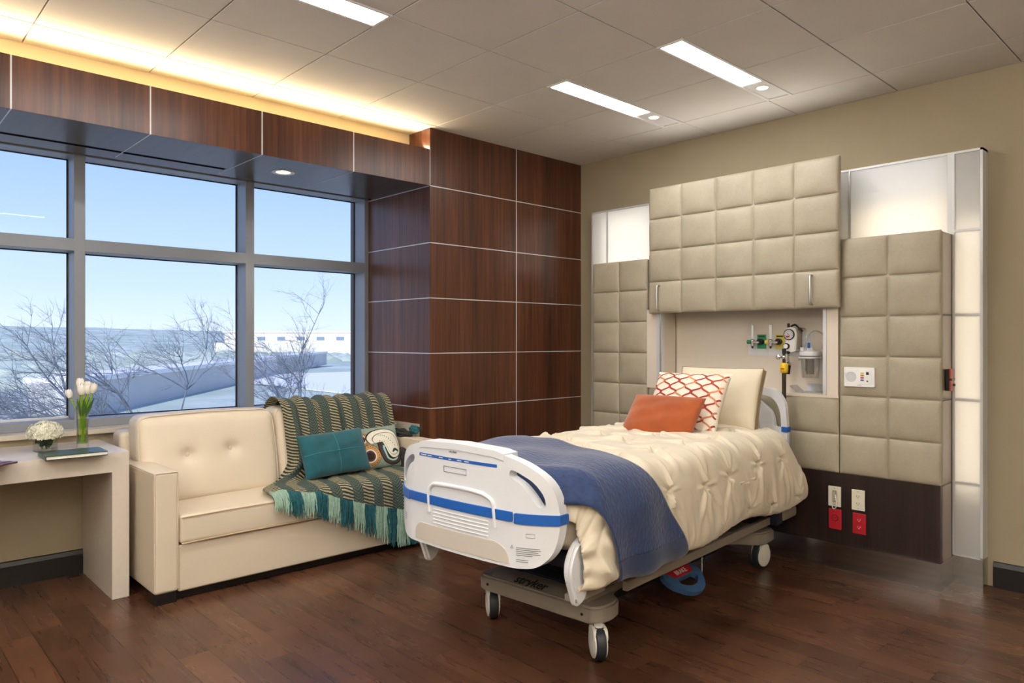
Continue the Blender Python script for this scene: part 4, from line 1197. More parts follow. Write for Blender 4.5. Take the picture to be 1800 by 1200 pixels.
for k, m_ in ((1.0, 'applique_brown'), (.90, 'applique_plum'), (.78, 'applique_green'), (.64, 'applique_blue'), (.50, 'applique_brown')):
    patch(ap, m_, scaled(body2, k, np.array([.50, -.42])), None, .0012 + (1 - k) * .002)
patch(ap, 'applique_brown', scaled(pais, 1.06), None, .0030)
patch(ap, 'applique_cream', pais, None, .0036)
patch(ap, 'applique_brown', scaled(pais, .80), scaled(pais, .77), .0042)
patch(ap, 'applique_green', closed([(.50, -.30), (.62, -.18), (.78, -.26), (.80, -.36), (.64, -.29), (.52, -.38)]), None, .0044)
for k in range(9):
    a = k / 8; c = np.array([.05 + .62 * a, .50 - .55 * a * a]); patch(ap, 'applique_brown', [tuple(c + .022 * np.array([cos(t), sin(t)])) for t in np.linspace(0, 2 * pi, 9)[:-1]], None, .0044)
def circ(c, r): return [(c[0] + r * cos(t), c[1] + r * 1.2 * sin(t)) for t in np.linspace(0, 2 * pi, 41)[:-1]]
for c, R in (((-.42, -.42), .42), ((-.62, .38), .26)):
    patch(ap, 'applique_brown', circ(c, R * 1.04), None, .0012); patch(ap, 'applique_tan', circ(c, R), None, .002); patch(ap, 'applique_cream', circ(c, R * .62), None, .0026)
    patch(ap, 'applique_plum', circ(c, R * .5), None, .0030); patch(ap, 'applique_brown', circ(c, R * .34), None, .0034)
    for k in range(22):
        a = k * 2 * pi / 22; q = (c[0] + R * .86 * cos(a), c[1] + R * .86 * 1.2 * sin(a)); patch(ap, 'applique_brown', [(q[0] + .02 * cos(t), q[1] + .024 * sin(t)) for t in np.linspace(0, 2 * pi, 7)[:-1]], None, .0026)
ap.build('paisley_applique', None, pp, smooth=0)
ts = MB()
for sx_, sy_ in ((1, 1), (1, -1), (-1, 1)):
    c = fp(sx_, sy_); 
    for k in range(5): ts.tube([pm @ Vector(c), pm @ Vector((c[0] + sx_ * .012, c[1] + sy_ * .008 + .004 * (k - 2), .004 * (k % 2)))], .0016, n=4)
ts.build('corner_tassel', 'sage', pp)

# ================================================================== HOSPITAL BED
TH = radians(4.5); BC = (2.26, 2.21)
bed = thing('hospital_bed', 'white electric hospital bed with blue bumpers and cream bedding', 'hospital bed', (BC[0], BC[1], 0), TH)
L = dict(world=False)
def bent_plate(outline, holes, th, u0, bend, name, m, parent, cuts=40, bev=.008, seg=3, thin_back=False, **kw):
    """outline/holes in (v, z); thickness along u; bend(v, z)->u offset"""
    t = bmesh.new(); es = []
    for loop in [outline] + holes:
        vs = [t.verts.new((v, z, 0)) for v, z in loop]
        es += [t.edges.new((vs[i], vs[(i + 1) % len(vs)])) for i in range(len(vs))]
    bmesh.ops.triangle_fill(t, use_beauty=True, use_dissolve=False, edges=es)
    xs = [p[0] for p in outline]
    for x in np.linspace(min(xs), max(xs), cuts)[1:-1]:
        bmesh.ops.bisect_plane(t, geom=t.verts[:] + t.edges[:] + t.faces[:], plane_co=(x, 0, 0), plane_no=(1, 0, 0), dist=1e-6)
    bmesh.ops.recalc_face_normals(t, faces=t.faces)
    g = bmesh.ops.extrude_face_region(t, geom=t.faces[:])
    top = {v for v in g['geom'] if isinstance(v, bmesh.types.BMVert)}
    for v in top: v.co.z = th
    bmesh.ops.recalc_face_normals(t, faces=t.faces)
    if bev:
        ee = [e for e in t.edges if len(e.link_faces) == 2 and e.calc_face_angle(0) > radians(60) and abs(e.verts[0].co.z - e.verts[1].co.z) < 1e-6]
        bmesh.ops.bevel(t, geom=ee, offset=bev, segments=seg, affect='EDGES', clamp_overlap=True, profile=.5)
    for v in t.verts:
        a, z, d = v.co; v.co = (u0 + bend(a, z) + d, a, z)
    mb = MB(); mb._merge(t)
    return mb.build(name, m, parent, world=False, recalc=True, smooth=50, **kw)
def bow(v, z=0):
    a = max(0, abs(v) - .25) / .19
    return .082 * a ** 1.8 + .012 * (min(abs(v), .25) / .25) ** 2
def rounded(pts, r=.03, n=5):
    out = []; N = len(pts)
    for i in range(N):
        p, a, b = Vector(pts[i][:2]), Vector(pts[i - 1][:2]), Vector(pts[(i + 1) % N][:2]); rr_ = pts[i][2] if len(pts[i]) > 2 else r
        if rr_ <= 0: out.append(tuple(p)); continue
        da, db = (a - p), (b - p); k = min(rr_, da.length * .48, db.length * .48); A = p + da.normalized() * k; B_2 = p + db.normalized() * k
        for t in np.linspace(0, 1, n): out.append(tuple(A * (1 - t) ** 2 + p * 2 * t * (1 - t) + B_2 * t * t))
    return out
half = [(.0, .893, .0), (.20, .885, .10), (.33, .856, .08), (.415, .790, .08), (.444, .700, .05), (.444, .600, .05), (.425, .520, .08), (.375, .468, .06), (.30, .462, .0)]
outl = [(-v, z, r) for v, z, r in half] + [(v, z, r) for v, z, r in half[::-1] if v > 0]
outl = rounded(outl)
slot = [(.268, .800, .015), (.275, .826, .012), (.305, .818, .02), (.365, .785, .05), (.398, .735, .04), (.404, .695, .014), (.378, .690, .012), (.352, .735, .05), (.318, .775, .05)]
slot = rounded(slot, n=6)
outl_m = outl
hl_ = [[(v, z) for v, z in slot], [(-v, z) for v, z in slot][::-1]]
fbd = bent_plate(outl_m, hl_, .042, -.47, bow, 'footboard', 'bedwhite', bed, cuts=44, bev=.012)
FR = -.47   # front face u
def onboard(v, z, off=0): return (FR + bow(v, z) - off, v, z)
# blue bumper strips
def strip(v0, v1, z0, z1, name, m, parent, off=.006, th=.010, bev=.003, r=.006, **kw):
    return bent_plate(rounded([(v0, z0, r), (v1, z0, r), (v1, z1, r), (v0, z1, r)]), [], th, FR - off, bow, name, m, parent, cuts=max(4, int(abs(v1 - v0) / .015)), bev=bev, seg=2, **kw)
strip(-.286, .300, .633, .670, 'bumper_strip', 'bedblue', fbd, label='blue bumper strip')
strip(-.449, -.294, .628, .667, 'bumper_strip', 'bedblue', fbd, off=.007, th=.050, label='blue corner bumper')
strip(.308, .449, .628, .667, 'bumper_strip', 'bedblue', fbd, off=.007, th=.050, label='blue corner bumper')
strip(-.212, .235, .8250, .8370, 'label_strip', 'bedblue', fbd, off=.0012, th=.004, bev=0, r=.002, label='narrow blue label strip')
# top cap (raised rounded rim)
def topz(v): return float(np.interp(abs(v), [0, .20, .33, .415], [.893, .885, .856, .79]))
vs_ = np.linspace(-.245, .235, 25)
bent_plate(rounded([(float(v), topz(v) + .005, .0) for v in vs_] + [(float(v), topz(v) - .022, .0) for v in vs_[::-1]], n=2), [], .082, FR - .003, bow, 'top_cap', 'bedwhite', fbd, cuts=24, bev=.008)
# lower beige insert
bent_plate(rounded([(.262, .474, .0), (.262, .520, .03), (.235, .548, .04), (-.215, .548, .05), (-.262, .520, .05), (-.272, .474, .0)]), [], .012, FR - .0025, bow, 'lower_insert', 'bedbeige', fbd, cuts=30, bev=.002, seg=1, label='beige lower insert')
# moulded grip recess: raised arch lip and pocket
lip = cat_rom([onboard(.165, .600), onboard(.168, .680), onboard(.150, .710), onboard(.10, .722), onboard(-.10, .722), onboard(-.165, .710), onboard(-.195, .684), onboard(-.205, .600)], 8)
mb = MB(); mb.tube([(p.x - .001, p.y, p.z) for p in lip], .009, n=10)
mb.build('grip_lip', 'bedwhite', fbd, world=False)
gp_ = bent_plate(rounded([(-.19, .600, .02), (.155, .600, .02), (.155, .698, .03), (.12, .714, .02), (-.14, .714, .03), (-.19, .690, .03)]), [], .004, FR - .0005, bow, 'grip_recess', 'bedwhite', fbd, cuts=20, bev=0)
mb = MB()
for k in range(5): mb.tube([onboard(v, .560 + k * .014 + .0, .001) for v in np.linspace(.14, -.17, 14)], .0028, n=6)
mb.build('ridges', 'bedwhite', fbd, world=False)
mb = MB(); q = [onboard(.075, .800, .001), onboard(.075, .778, .001), onboard(-.055, .778, .001), onboard(-.055, .800, .001), onboard(.075, .800, .001)]
mb.tube(q, .0016, n=6).build('debossed_panel', 'groove', fbd, world=False)
mb = MB()
q = [onboard(-.338, .594, .0015), onboard(-.338, .580, .0015), onboard(-.368, .580, .0015), onboard(-.368, .594, .0015), onboard(-.338, .594, .0015)]
mb.tube(q, .001, n=4).build('small_window', 'groove', fbd, world=False)
# illegible printed lines (fine print, label strip marks)
mb = MB()
def ink(v0, v1, z, h=.0022, off=.0016): 
    n = max(2, int(abs(v1 - v0) / .012)); vs = np.linspace(v0, v1, n + 1)
    P = np.array([[onboard(v, z - h / 2, off), onboard(v, z + h / 2, off)] for v in vs]); mb.grid(P)
for k in range(5): ink(-.300, -.300 - (.085, .088, .08, .086, .06)[k], .540 - k * .0068)
for k in range(2): ink(-.300, -.345, .496 - k * .007)
mb.tube([onboard(-.283, .546, .0016), onboard(-.277, .535, .0016), onboard(-.289, .535, .0016), onboard(-.283, .546, .0016)], .0008, n=4)
mb.build('fine_print', 'ink', fbd, world=False, smooth=0)
mb = MB()
for k in range(4): ink(.345, .375, .560 - k * .008)
mb.build('fine_print', 'ink', fbd, world=False, smooth=0)
mb = MB()
for a, b in ((.225, .185), (.178, .150), (.105, .080), (.045, .030), (-.005, -.03), (-.045, -.07)): ink(a, b, .831, .0035, .0022)
mb.build('label_print', 'inkwhite', fbd, world=False, smooth=0)
fbd.location = (0, .045, 0)
BM_ = MATS[bed.name]
def face_foot(u, v, z, tilt=0):   # text facing the foot end (-u): right = -v
    return BM_ @ Matrix(((0, 0, -1, u), (-1, 0, 0, v), (0, 1, 0, z), (0, 0, 0, 1)))
text('maker_mark', 'stryker', .016, face_foot(FR - .0012, .02, .862), 'groove', fbd)

# base
def arcpts(a, b, c, n=10):
    a, b, c = map(np.array, (a, b, c)); return [tuple(a * (1 - t) ** 2 + 2 * b * t * (1 - t) + c * t * t) for t in np.linspace(0, 1, n)]
near = [(-.045, -.20)] + arcpts((-.045, -.305), (-.035, -.350), (.05, -.352), 6) + arcpts((.06, -.352), (.13, -.352), (.155, -.30), 6) + arcpts((.18, -.27), (.28, -.17), (.46, -.165), 8) + [(.9, -.150)] + arcpts((1.20, -.150), (1.38, -.16), (1.46, -.26), 8) + arcpts((1.50, -.33), (1.53, -.372), (1.60, -.372), 5) + [(1.67, -.372), (1.70, -.34), (1.70, -.10)]
outl = near + [(u, -v) for u, v in near[::-1]]
bs = MB(); bs.prism(outl, .143, .215, r=.010, seg=2)
base = bs.build('base_frame', 'bedgrey', bed, world=False, recalc=True, smooth=50)
base.location = (0, .016, 0)
# raised foot hood with ribbed navy cover
MB().prism([(-.043, .205), (.030, .248), (.20, .248), (.25, .21)], -.27, .27, r=.006, mtx=Matrix(((1, 0, 0, 0), (0, 0, 1, 0), (0, 1, 0, 0), (0, 0, 0, 1)))).build('foot_cover', 'bedgrey', base, world=False, recalc=True)
mb = MB()
for k in range(7): mb.box(.040 + k * .020, .054 + k * .020, -.17, .17, .250, .258, r=.003)
mb.box(.034, .185, -.18, .18, .244, .252, r=.003)
mb.build('step_tread', 'bednavy', base, world=False, label='ribbed navy tread')
for v in (-.27, .27):
    MB().cyl((-.048, v, .178), (-.044, v, .178), .006, n=12).build('screw', 'black', base, world=False)
text('base_lettering', 'stryker', .062, BM_ @ Matrix(((0, .851, -.525, -.0075), (-1, 0, 0, .040), (0, .525, .851, .2275), (0, 0, 0, 1))), 'inkdark', base, bold=.0012, shear=.25)
# lift columns and frame
mb = MB(); mb.box(.24, .42, -.11, .11, .19, .42, r=.01).box(1.25, 1.43, -.11, .11, .19, .42, r=.01)
mb.box(.1, 1.5, -.10, .10, .065, .13, r=.02)
mb.build('lift_column', 'beddark', bed, world=False)
mb = MB()
mb.box(.10, 1.78, -.38, -.355, .262, .304, r=.004).box(.10, 1.78, .355, .38, .262, .304, r=.004)
for u in (.35, 1.0, 1.7): mb.box(u, u + .05, -.36, .36, .265, .30, r=.004)
fr2 = mb.build('litter_frame', 'bedgrey', bed, world=False)
MB().box(-.31, -.12, -.425, -.37, .335, .362, r=.004).build('foot_bracket', 'bedgrey', bed, world=False)
MB().box(1.56, 1.64, -.42, -.36, .262, .33, r=.006).build('corner_bumper', 'bednavy', bed, world=False)
MB().box(1.64, 1.84, -.43, -.36, .27, .335, r=.02).build('head_bracket', 'bedgrey', bed, world=False)
B('mattress', 'duvet', bed, -.29, 1.70, -.38, .38, .50, .755, r=.05, seg=4, world=False)
B('deck', 'beddark', bed, -.32, 1.70, -.38, .38, .455, .50, r=.01, world=False)
def caster(u, v, rot, name='caster'):
    m4 = Matrix.Translation((u, v, 0)) @ Matrix.Rotation(rot, 4, 'Z')
    def xf(mb): bmesh.ops.transform(mb.bm, matrix=m4, verts=mb.bm.verts); return mb
    hood = MB(); hood.cyl((-.01, 0, .115), (-.01, 0, .150), .019)
    for s in (-1, 1):
        hood.lathe([(0, .0), (.040, .0), (.060, -.005), (.0625, -.012), (.055, -.020)], (0, s * .031, .074), (0, s, 0), n=28)
    hood.prism([(x, z) for x, z in rounded([(-.052, .09, .02), (-.040, .139, .02), (.030, .139, .02), (.045, .105, .02)], n=4)], -.030, .030, mtx=Matrix(((1, 0, 0, 0), (0, 0, 1, 0), (0, 1, 0, 0), (0, 0, 0, 1))))
    h = xf(hood).build('caster', 'wheel', bed, world=False, recalc=True)
    wh = MB(); wh.lathe([(.040, -.021), (.060, -.022), (.070, -.017), (.0735, 0), (.070, .017), (.060, .022), (.040, .021)], (0, 0, .0735), (0, 1, 0), n=36)
    xf(wh).build('wheel', 'rubber', h, world=False, label='black rubber tyre')
    return h
caster(-.018, -.316, radians(50)); caster(.012, .308, radians(50)); caster(1.585, -.315, radians(-8)); caster(1.60, .30, radians(20))

# brake pedal
bpz = .105
pm4 = Matrix.Translation((.80, -.225, .128)) @ Matrix.Rotation(radians(30), 4, 'X')
pd = bent = MB()
t = bmesh.new(); es = []
outer = rounded([(-.145, .035, .03), (.125, .035, .05), (.155, -.03, .05), (.06, -.135, .07), (-.07, -.135, .07), (-.165, -.04, .05)], n=7)
inner = rounded([(-.075, -.035, .02), (.075, -.035, .02), (.085, -.058, .02), (.03, -.092, .04), (-.04, -.092, .04), (-.09, -.058, .02)], n=7)
for loop in (outer, inner):
    vs = [t.verts.new((x, y, 0)) for x, y in loop]; es += [t.edges.new((vs[i], vs[(i + 1) % len(vs)])) for i in range(len(vs))]
bmesh.ops.triangle_fill(t, use_beauty=True, edges=es)
g_ = bmesh.ops.extrude_face_region(t, geom=t.faces[:])
for v in g_['geom']:
    if isinstance(v, bmesh.types.BMVert): v.co.z = .026
pd._merge(t, pm4)
pedal = pd.build('brake_pedal', 'pedalblue', bed, world=False, recalc=True, label='blue brake pedal')
MB().prism(rounded([(-.115, .022, .01), (.105, .022, .01), (.085, -.026, .01), (-.085, -.026, .01)], n=4), .026, .0285, mtx=pm4).build('pedal_inlay', 'red', pedal, world=False, recalc=True, label='red inlay')
text('pedal_lettering', 'BRAKE', .036, BM_ @ pm4 @ Matrix(((1, 0, 0, -.005), (0, 1, 0, -.002), (0, 0, 1, .0290), (0, 0, 0, 1))), 'inkwhite', pedal)
MB().box(.70, .84, -.20, -.10, .10, .14, r=.008).build('pedal_arm', 'beddark', bed, world=False)
# hanging chain
ch = MB()
for k in range(14):
    z = .128 - k * .0078; ch.tube(cat_rom([(1.215 + (.003 if k % 2 else 0), -.14 + (0 if k % 2 else .003), z + .004), (1.215, -.14, z), (1.215 - (.003 if k % 2 else 0), -.14 - (0 if k % 2 else .003), z + .004), (1.215, -.14, z + .009)], 3, True), .0011, n=4, cap=False)
ch.tube([(1.215, -.14, .022), (1.18, -.155, .008)], .002, n=6)
ch.build('hanging_chain', 'alu', bed, world=False)

# side rails in stowed position
def siderail(s, u0, u1):
    o_ = rounded([(u0 + .03, .316, .03), (u0 + .075, .330, .03), (u0 + .13, .42, .05), (u1, .44, .03), (u1, .56, .06), (u0 + .04, .575, .07), (u0 - .03, .47, .10)], n=7)
    mt_ = Matrix(((1, 0, 0, 0), (0, 0, s, 0), (0, 1, 0, 0), (0, 0, 0, 1)))
    return MB().prism(o_, .392, .430, r=.010, mtx=mt_, seg=3).build('side_rail', 'bedwhite', bed, world=False, recalc=True)
siderail(-1, -.335, .35); siderail(1, -.335, .35)

# headboard
hbend = lambda v, z: .05 * (abs(v) / .43) ** 3 * -1
oh = rounded([(-.426, .56, .02), (-.428, .80, .03), (-.414, .950, .10), (-.355, 1.020, .08), (-.24, 1.030, .05), (.24, 1.030, .05), (.355, 1.020, .08), (.414, .950, .10), (.428, .80, .03), (.426, .56, .02)], n=8)
sh_ = rounded([(-.388, .800, .012), (-.382, .90, .07), (-.335, .972, .06), (-.25, .985, .02), (-.235, .955, .02), (-.275, .925, .05), (-.330, .885, .05), (-.345, .800, .012)], n=7)
oh = [(v, z) for v, z in oh]
hbd = bent_plate(oh, [sh_, [(-v, z) for v, z in sh_][::-1]], .036, 1.735, hbend, 'headboard', 'bedwhite', bed, cuts=40, bev=.012)
for s in (-1, 1):
    bent_plate(rounded([(s * .392, .776, .004), (s * .433, .776, .004), (s * .433, .806, .004), (s * .392, .806, .004)]), [], .050, 1.728, hbend, 'corner_band', 'bedblue', hbd, cuts=4, bev=.003, seg=1, label='blue corner band')
bent_plate(rounded([(-.27, .70, .03), (.27, .70, .03), (.23, .915, .06), (-.23, .915, .06)]), [], .004, 1.733, hbend, 'centre_inset', 'bedbeige', hbd, cuts=20, bev=0)
# IV pole on the right head corner
iv = MB(); iv.cyl((1.782, -.372, .40), (1.782, -.372, 1.115), .0125).cyl((1.782, -.372, 1.17), (1.782, -.372, 1.245), .009)
iv = iv.build('infusion_pole', 'darksteel', bed, world=False)
MB().lathe([(.016, 1.112), (.022, 1.118), (.022, 1.126), (.0235, 1.13), (.0235, 1.152), (.022, 1.156), (.022, 1.166), (.016, 1.172)], (1.782, -.372, 0)).build('pole_collar', 'yellow', iv, world=False, label='yellow collar')
MB().box(1.757, 1.759, -.382, -.362, 1.134, 1.141).build('collar_mark', 'red', iv, world=False)
MB().sph((1.782, -.372, 1.205), .013).cyl((1.782, -.372, 1.205), (1.76, -.350, 1.205), .005).sph((1.757, -.347, 1.205), .013, (.5, 1, 1.2)).build('clamp_screw', 'chrome', iv, world=False)
MB().cyl((1.782, -.372, 1.225), (1.782, -.372, 1.255), .011).build('pole_tip', 'black', iv, world=False)
MB().cyl((1.782, -.372, .92), (1.782, -.372, .94), .017).build('pole_socket', 'bedwhite', iv, world=False)

# ---- bedding
half_p = [(.395, .425), (.440, .400), (.485, .398), (.512, .425), (.515, .50), (.505, .60), (.490, .68), (.465, .745), (.425, .785), (.36, .802), (.18, .808), (0, .808)]
full = [(-v, z) for v, z in half_p] + [(v, z) for v, z in half_p[::-1][1:]]
cp = cat_rom([(v, z, 0) for v, z in full], 12); CP = np.array([(p.x, p.y) for p in cp]); CA = np.concatenate([[0], np.cumsum(np.linalg.norm(np.diff(CP, axis=0), axis=1))]); CL = CA[-1]
def cross(s): return np.interp(s, CA, CP[:, 0]), np.interp(s, CA, CP[:, 1])
s_tuck = float(CA[np.argmin(np.abs(CP[:, 1] - .675) + (CP[:, 0] > 0) * 9)])    # arc position of the near tuck row
tucks = []
dr_ = .24
for r in range(-1, 8):
    for k in range(-2, 9):
        tucks.append((s_tuck + r * dr_, .245 + k * .290 + (.145 if r % 2 else 0)))
tucks = np.array([t for t in tucks if t[0] > .10 and t[0] < CL - .1])
rt = np.random.default_rng(8); tucks += rt.normal(0, .014, tucks.shape)
def duvet_h(s, u):
    h = np.zeros_like(s)
    d = np.full(s.shape, 9.0)
    for k, (a, b) in enumerate(tucks):
        ds, du = s - a, u - b; r = np.sqrt(ds * ds + du * du); d = np.minimum(d, r)
        
        h += -.026 * np.exp(-(r / .018) ** 2)
        mk = r < .30
        S_, U_ = ds[mk], du[mk]; hh_ = np.zeros(S_.shape)
        for q, (an_, ln_, am_) in enumerate(((92, .17, .013), (64, .13, .010), (118, .14, .011), (-88, .20, .013), (-62, .17, .011), (-116, .16, .011), (8, .10, .007), (176, .10, .007), (38, .08, .006), (-144, .08, .005))):
            aa = radians(an_ + 9 * math.sin(k * 2.3 + q * 1.9)); al = S_ * math.sin(aa) + U_ * math.cos(aa); pe = -S_ * math.cos(aa) + U_ * math.sin(aa)
            w_ = .0055 + .075 * np.clip(al, 0, 1); pe = pe - .25 * math.sin(k + q) * al * al
            hh_ += am_ * (np.exp(-(pe / w_) ** 2) - .45 * np.exp(-((pe - 1.7 * w_) / w_) ** 2)) * np.clip(al / .02, 0, 1) * np.clip(1 - al / (ln_ * (1 + .25 * math.sin(k * 5.1 + q))), 0, 1)
        h[mk] += hh_ * 1.6
    h += .010 * np.clip(d / .15, 0, 1) ** .7
    return h
nu_, nv_ = 380, 380
ss, uu = np.meshgrid(np.linspace(0, CL, nu_), np.linspace(0, 1, nv_), indexing='ij')
V0, Z0 = cross(ss)
side = np.clip((.80 - Z0) / .38, 0, 1)                     # 0 on top, 1 at the hem
u_a = -.405 + .105 * np.clip(np.abs(V0) / .44, 0, 1) ** 2.5; u_b = 1.635 + .15 * side ** 1.3
Uu = u_a + (u_b - u_a) * uu
V = V0 + np.sign(V0) * .030 * side * np.clip((Uu - 1.2) / .6, 0, 1)
Z = Z0.copy()
Z += .020 * side * np.sin(Uu * 7 + 1) * (Z0 < .6) 

# rounded foot and head ends of the top
e1 = np.clip((.10 - (Uu - u_a)) / .10, 0, 1); e2 = np.clip((.10 - (u_b - Uu)) / .10, 0, 1)
top = (1 - side)
Z -= (e1 ** 2 * .16 + e2 ** 2 * .10) * top
V -= np.sign(V) * np.clip((np.abs(V0) - .42) / .06, 0, 1) * (e1 ** 2) * .06; V -= np.sign(V) * np.clip(side * 3, 0, 1) * (e2 ** 2) * .04
P = np.stack([Uu, V, Z], -1)
dU = np.gradient(P, axis=1); dS = np.gradient(P, axis=0); N = np.cross(dU, dS); N /= np.linalg.norm(N, axis=-1, keepdims=True) + 1e-9
if N[nu_ // 2, nv_ // 2, 2] < 0: N = -N
H = duvet_h(ss, Uu); fadeh = np.clip(Z0 * 0 + (Z0 - .41) / .06, .25, 1)
# long gathers falling from each tuck to the hem
H += .005 * side * np.sin(Uu * 42 + 2.5 * np.sin(Uu * 9)) + .003 * side ** 2 * np.sin(Uu * 97 + ss * 6)
H += .004 * np.sin(Uu * 11 + V0 * 14) * top + .003 * np.sin(V0 * 27 - Uu * 8) * top
sdm = np.clip((.80 - Z0) / .38, 0, 1) * (V0 < 0)
ua_m = -.43 + .10 * np.clip(np.abs(V0) / .44, 0, 1) ** 2.5 + .15 * sdm; ub_m = .06 + .27 * sdm ** .9 + .27 * np.clip((V0 + .42) / .85, 0, 1)
cov = np.clip((Uu - ua_m) / .03 + 1, 0, 1) * np.clip((ub_m - Uu) / .03 + 1, 0, 1)
H = H * (1 - .95 * cov)
ft_ = np.clip((-.10 - Uu) / .06, 0, 1) * np.clip(side * 2, 0, 1)
H += ft_ * (.010 * np.abs(np.sin(ss * 26 - Uu * 24 + 1.5 * np.sin(ss * 14))) ** .7 + .005 * np.sin(ss * 61 + Uu * 40) - .010)
P = P + N * (H * fadeh)[..., None]
dv = MB().grid(P[::-1])
duv = thing('duvet', 'cream pintucked duvet covering the hospital bed', 'duvet', (BC[0], BC[1], .45), TH)
MATS[duv.name] = MATS[bed.name]; duv.location = (BC[0], BC[1], 0)
o = dv.build('duvet_cover', 'duvet', duv, world=False, smooth=85)
md = o.modifiers.new('thick', 'SOLIDIFY'); md.thickness = .012; md.offset = -1

# ---- navy coverlet across the foot
nb, mb_ = 240, 60
s_lo = float(CA[np.argmin(np.abs(CP[:, 1] - .405) + (CP[:, 0] > -.47) * 9)]); s_hi = CL - s_lo
s2, w2_ = np.meshgrid(np.linspace(s_lo, s_hi, nb), np.linspace(0, 1, mb_), indexing='ij')
Vb, Zb = cross(s2)
sd_ = np.clip((.80 - Zb) / .38, 0, 1) * (Vb < 0)
ua = -.415 + .105 * np.clip(np.abs(Vb) / .44, 0, 1) ** 2.5 + .15 * sd_; ub = .06 + .27 * sd_ ** .9 + .27 * np.clip((Vb + .42) / .85, 0, 1)
Ub = ua + (ub - ua) * w2_
base_P = np.stack([Ub, Vb, Zb], -1)
d1 = np.gradient(base_P, axis=0); d2 = np.gradient(base_P, axis=1); Nn = np.cross(d2, d1); Nn /= np.linalg.norm(Nn, axis=-1, keepdims=True) + 1e-9
if Nn[nb // 2, mb_ // 2, 2] < 0: Nn = -Nn
hh = .016 + .005 * np.sin(Ub * 16 + s2 * 4) + .004 * np.sin(s2 * 21 - Ub * 7) + .006 * sd_ * np.sin(Ub * 24 + 1)
e1 = np.clip((.09 - (Ub - (-.415 + .105 * np.clip(np.abs(Vb) / .44, 0, 1) ** 2.5))) / .09, 0, 1)
base_P[..., 2] -= e1 ** 2 * .12 * np.clip((Zb - .5) / .3, 0, 1)
Pb = base_P + Nn * hh[..., None]
cvt = thing('coverlet', 'navy blue quilted coverlet folded across the foot of the bed', 'blanket', (BC[0], BC[1], 0), TH)
kb = int(nb * .955); ka = int(nb * .048)
o = MB().grid(Pb[ka:kb + 1][::-1]).build('quilted_cloth', 'blueq', cvt, world=False, smooth=85)
md = o.modifiers.new('thick', 'SOLIDIFY'); md.thickness = .008; md.offset = 1
kc = ka + 1
o = MB().grid(Pb[:kc + 1][::-1]).build('plain_border', 'blueband', cvt, world=False, smooth=85, label='smooth darker border')
md = o.modifiers.new('thick', 'SOLIDIFY'); md.thickness = .008; md.offset = 1

# ---- pillows on the bed
def bedw(u, v, z): return tuple(MATS[bed.name] @ Vector((u, v, z)))
rv = MATS[bed.name].to_3x3() @ Vector((0, -1, 0)); fu = MATS[bed.name].to_3x3() @ Vector((1, 0, 0))
bp = thing('beige_pillow', 'beige box-edged pillow at the back, leaning on the headboard', 'pillow', bedw(1.5, -.13, .82))
c = bedw(1.520, -.085, .965)
bm4 = orient(c, tuple(rv + fu * .05), tuple(Vector((0, 0, 1)) + fu * .42))
fpb = pillow_surf(.50, .365, .10, .03)
pillow_mesh(fpb, bm4, gusset=.045).build('cover', 'cushion', bp, smooth=60)
gm = MB()
for zz_ in (.0225, -.0225):
    ring = [fpb(x, -1) for x in np.linspace(-1, 1, 14)] + [fpb(1, y) for y in np.linspace(-1, 1, 10)][1:] + [fpb(x, 1) for x in np.linspace(1, -1, 14)][1:] + [fpb(-1, y) for y in np.linspace(1, -1, 10)][1:]
    gm.tube([bm4 @ Vector((p[0], p[1], zz_)) for p in ring], .004, n=6)
gm.build('piping', 'cushion_side', bp)
gs = MB(); a = np.array([fpb(1, y) for y in np.linspace(-.98, .98, 14)]); P = np.zeros((2, 14, 3))
for i, z_ in enumerate((.021, -.021)):
    for j in range(14): P[i, j] = tuple(bm4 @ Vector((a[j][0] + .0015, a[j][1], z_)))
gs.grid(P).build('gusset', 'cushion_side', bp, label='grey ribbed side strip')

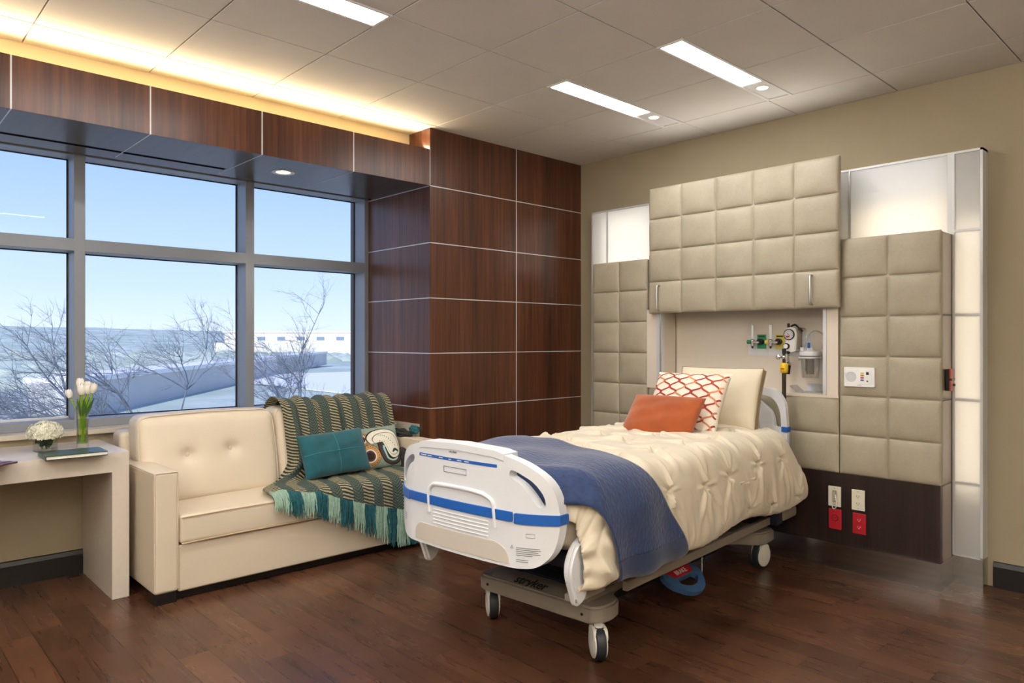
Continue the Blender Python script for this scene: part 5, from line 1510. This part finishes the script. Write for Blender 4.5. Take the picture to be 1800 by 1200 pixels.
tr_p = thing('trellis_pillow', 'ivory pillow with rust red trellis embroidery', 'pillow', bedw(1.25, 0, .82))
c = bedw(1.225, -.035, .950)
tm4 = orient(c, tuple(rv + fu * .02), tuple(Vector((0, 0, 1)) + fu * .66))
ft = pillow_surf(.455, .400, .125, .05)
pillow_mesh(ft, tm4).build('cover', 'ivorycloth', tr_p, smooth=80)
em = MB()
def ribbon(pts, wd, m, lift=.0012):
    em.use(m); Pp = []
    pts = np.array(pts)
    for i in range(len(pts)):
        d = pts[min(i + 1, len(pts) - 1)] - pts[max(i - 1, 0)]; d = d / (np.linalg.norm(d) + 1e-9); n = np.array([-d[1], d[0]])
        row = []
        for s in (-1, 1):
            q = np.clip(pts[i] + n * s * wd / 2 / np.array([.2275, .2]), -.985, .985); p = ft(q[0], q[1]); row.append(tuple(tm4 @ Vector((p[0], p[1], p[2] + lift))))
        Pp.append(row)
    em.grid(np.array(Pp))
per = .64; amp = .235
def wave(t):   # ogee with small shoulders
    t = t % 1; a = abs(2 * t - 1) * 2 - 1      # triangle -1..1
    return np.sin(a * pi / 2) * .80 + .20 * np.sin(a * pi * 1.5) * -1
ys = np.linspace(-.985, .985, 150)
for k in range(-6, 7):
    x0_ = k * per / 2 * 1.36
    for sgn, m_ in ((1, 'embroid'), (-1, 'embroid' if k % 2 else 'embroid2')):
        seg_ = []
        for y in ys:
            x = x0_ + sgn * amp * float(wave(y / .78 + (.25 if k % 2 else .75)))
            if -.985 < x < .985: seg_.append((x, y))
            else:
                if len(seg_) > 3: ribbon(seg_, .0105, m_, .0012 if sgn > 0 else .0016)
                seg_ = []
        if len(seg_) > 3: ribbon(seg_, .0105, m_, .0012 if sgn > 0 else .0016)
em.build('trellis_embroidery', None, tr_p, smooth=80, label='rust and copper embroidered lines')

op = thing('orange_pillow', 'small burnt orange suede lumbar pillow in front on the bed', 'pillow', bedw(1.03, 0, .82))
c = bedw(1.045, .012, .888)
om = orient(c, tuple(rv + fu * .0), tuple(Vector((0, 0, 1)) + fu * .85))
fo = pillow_surf(.44, .275, .115, .035)
pillow_mesh(fo, om).build('cover', 'orange', op, smooth=80)
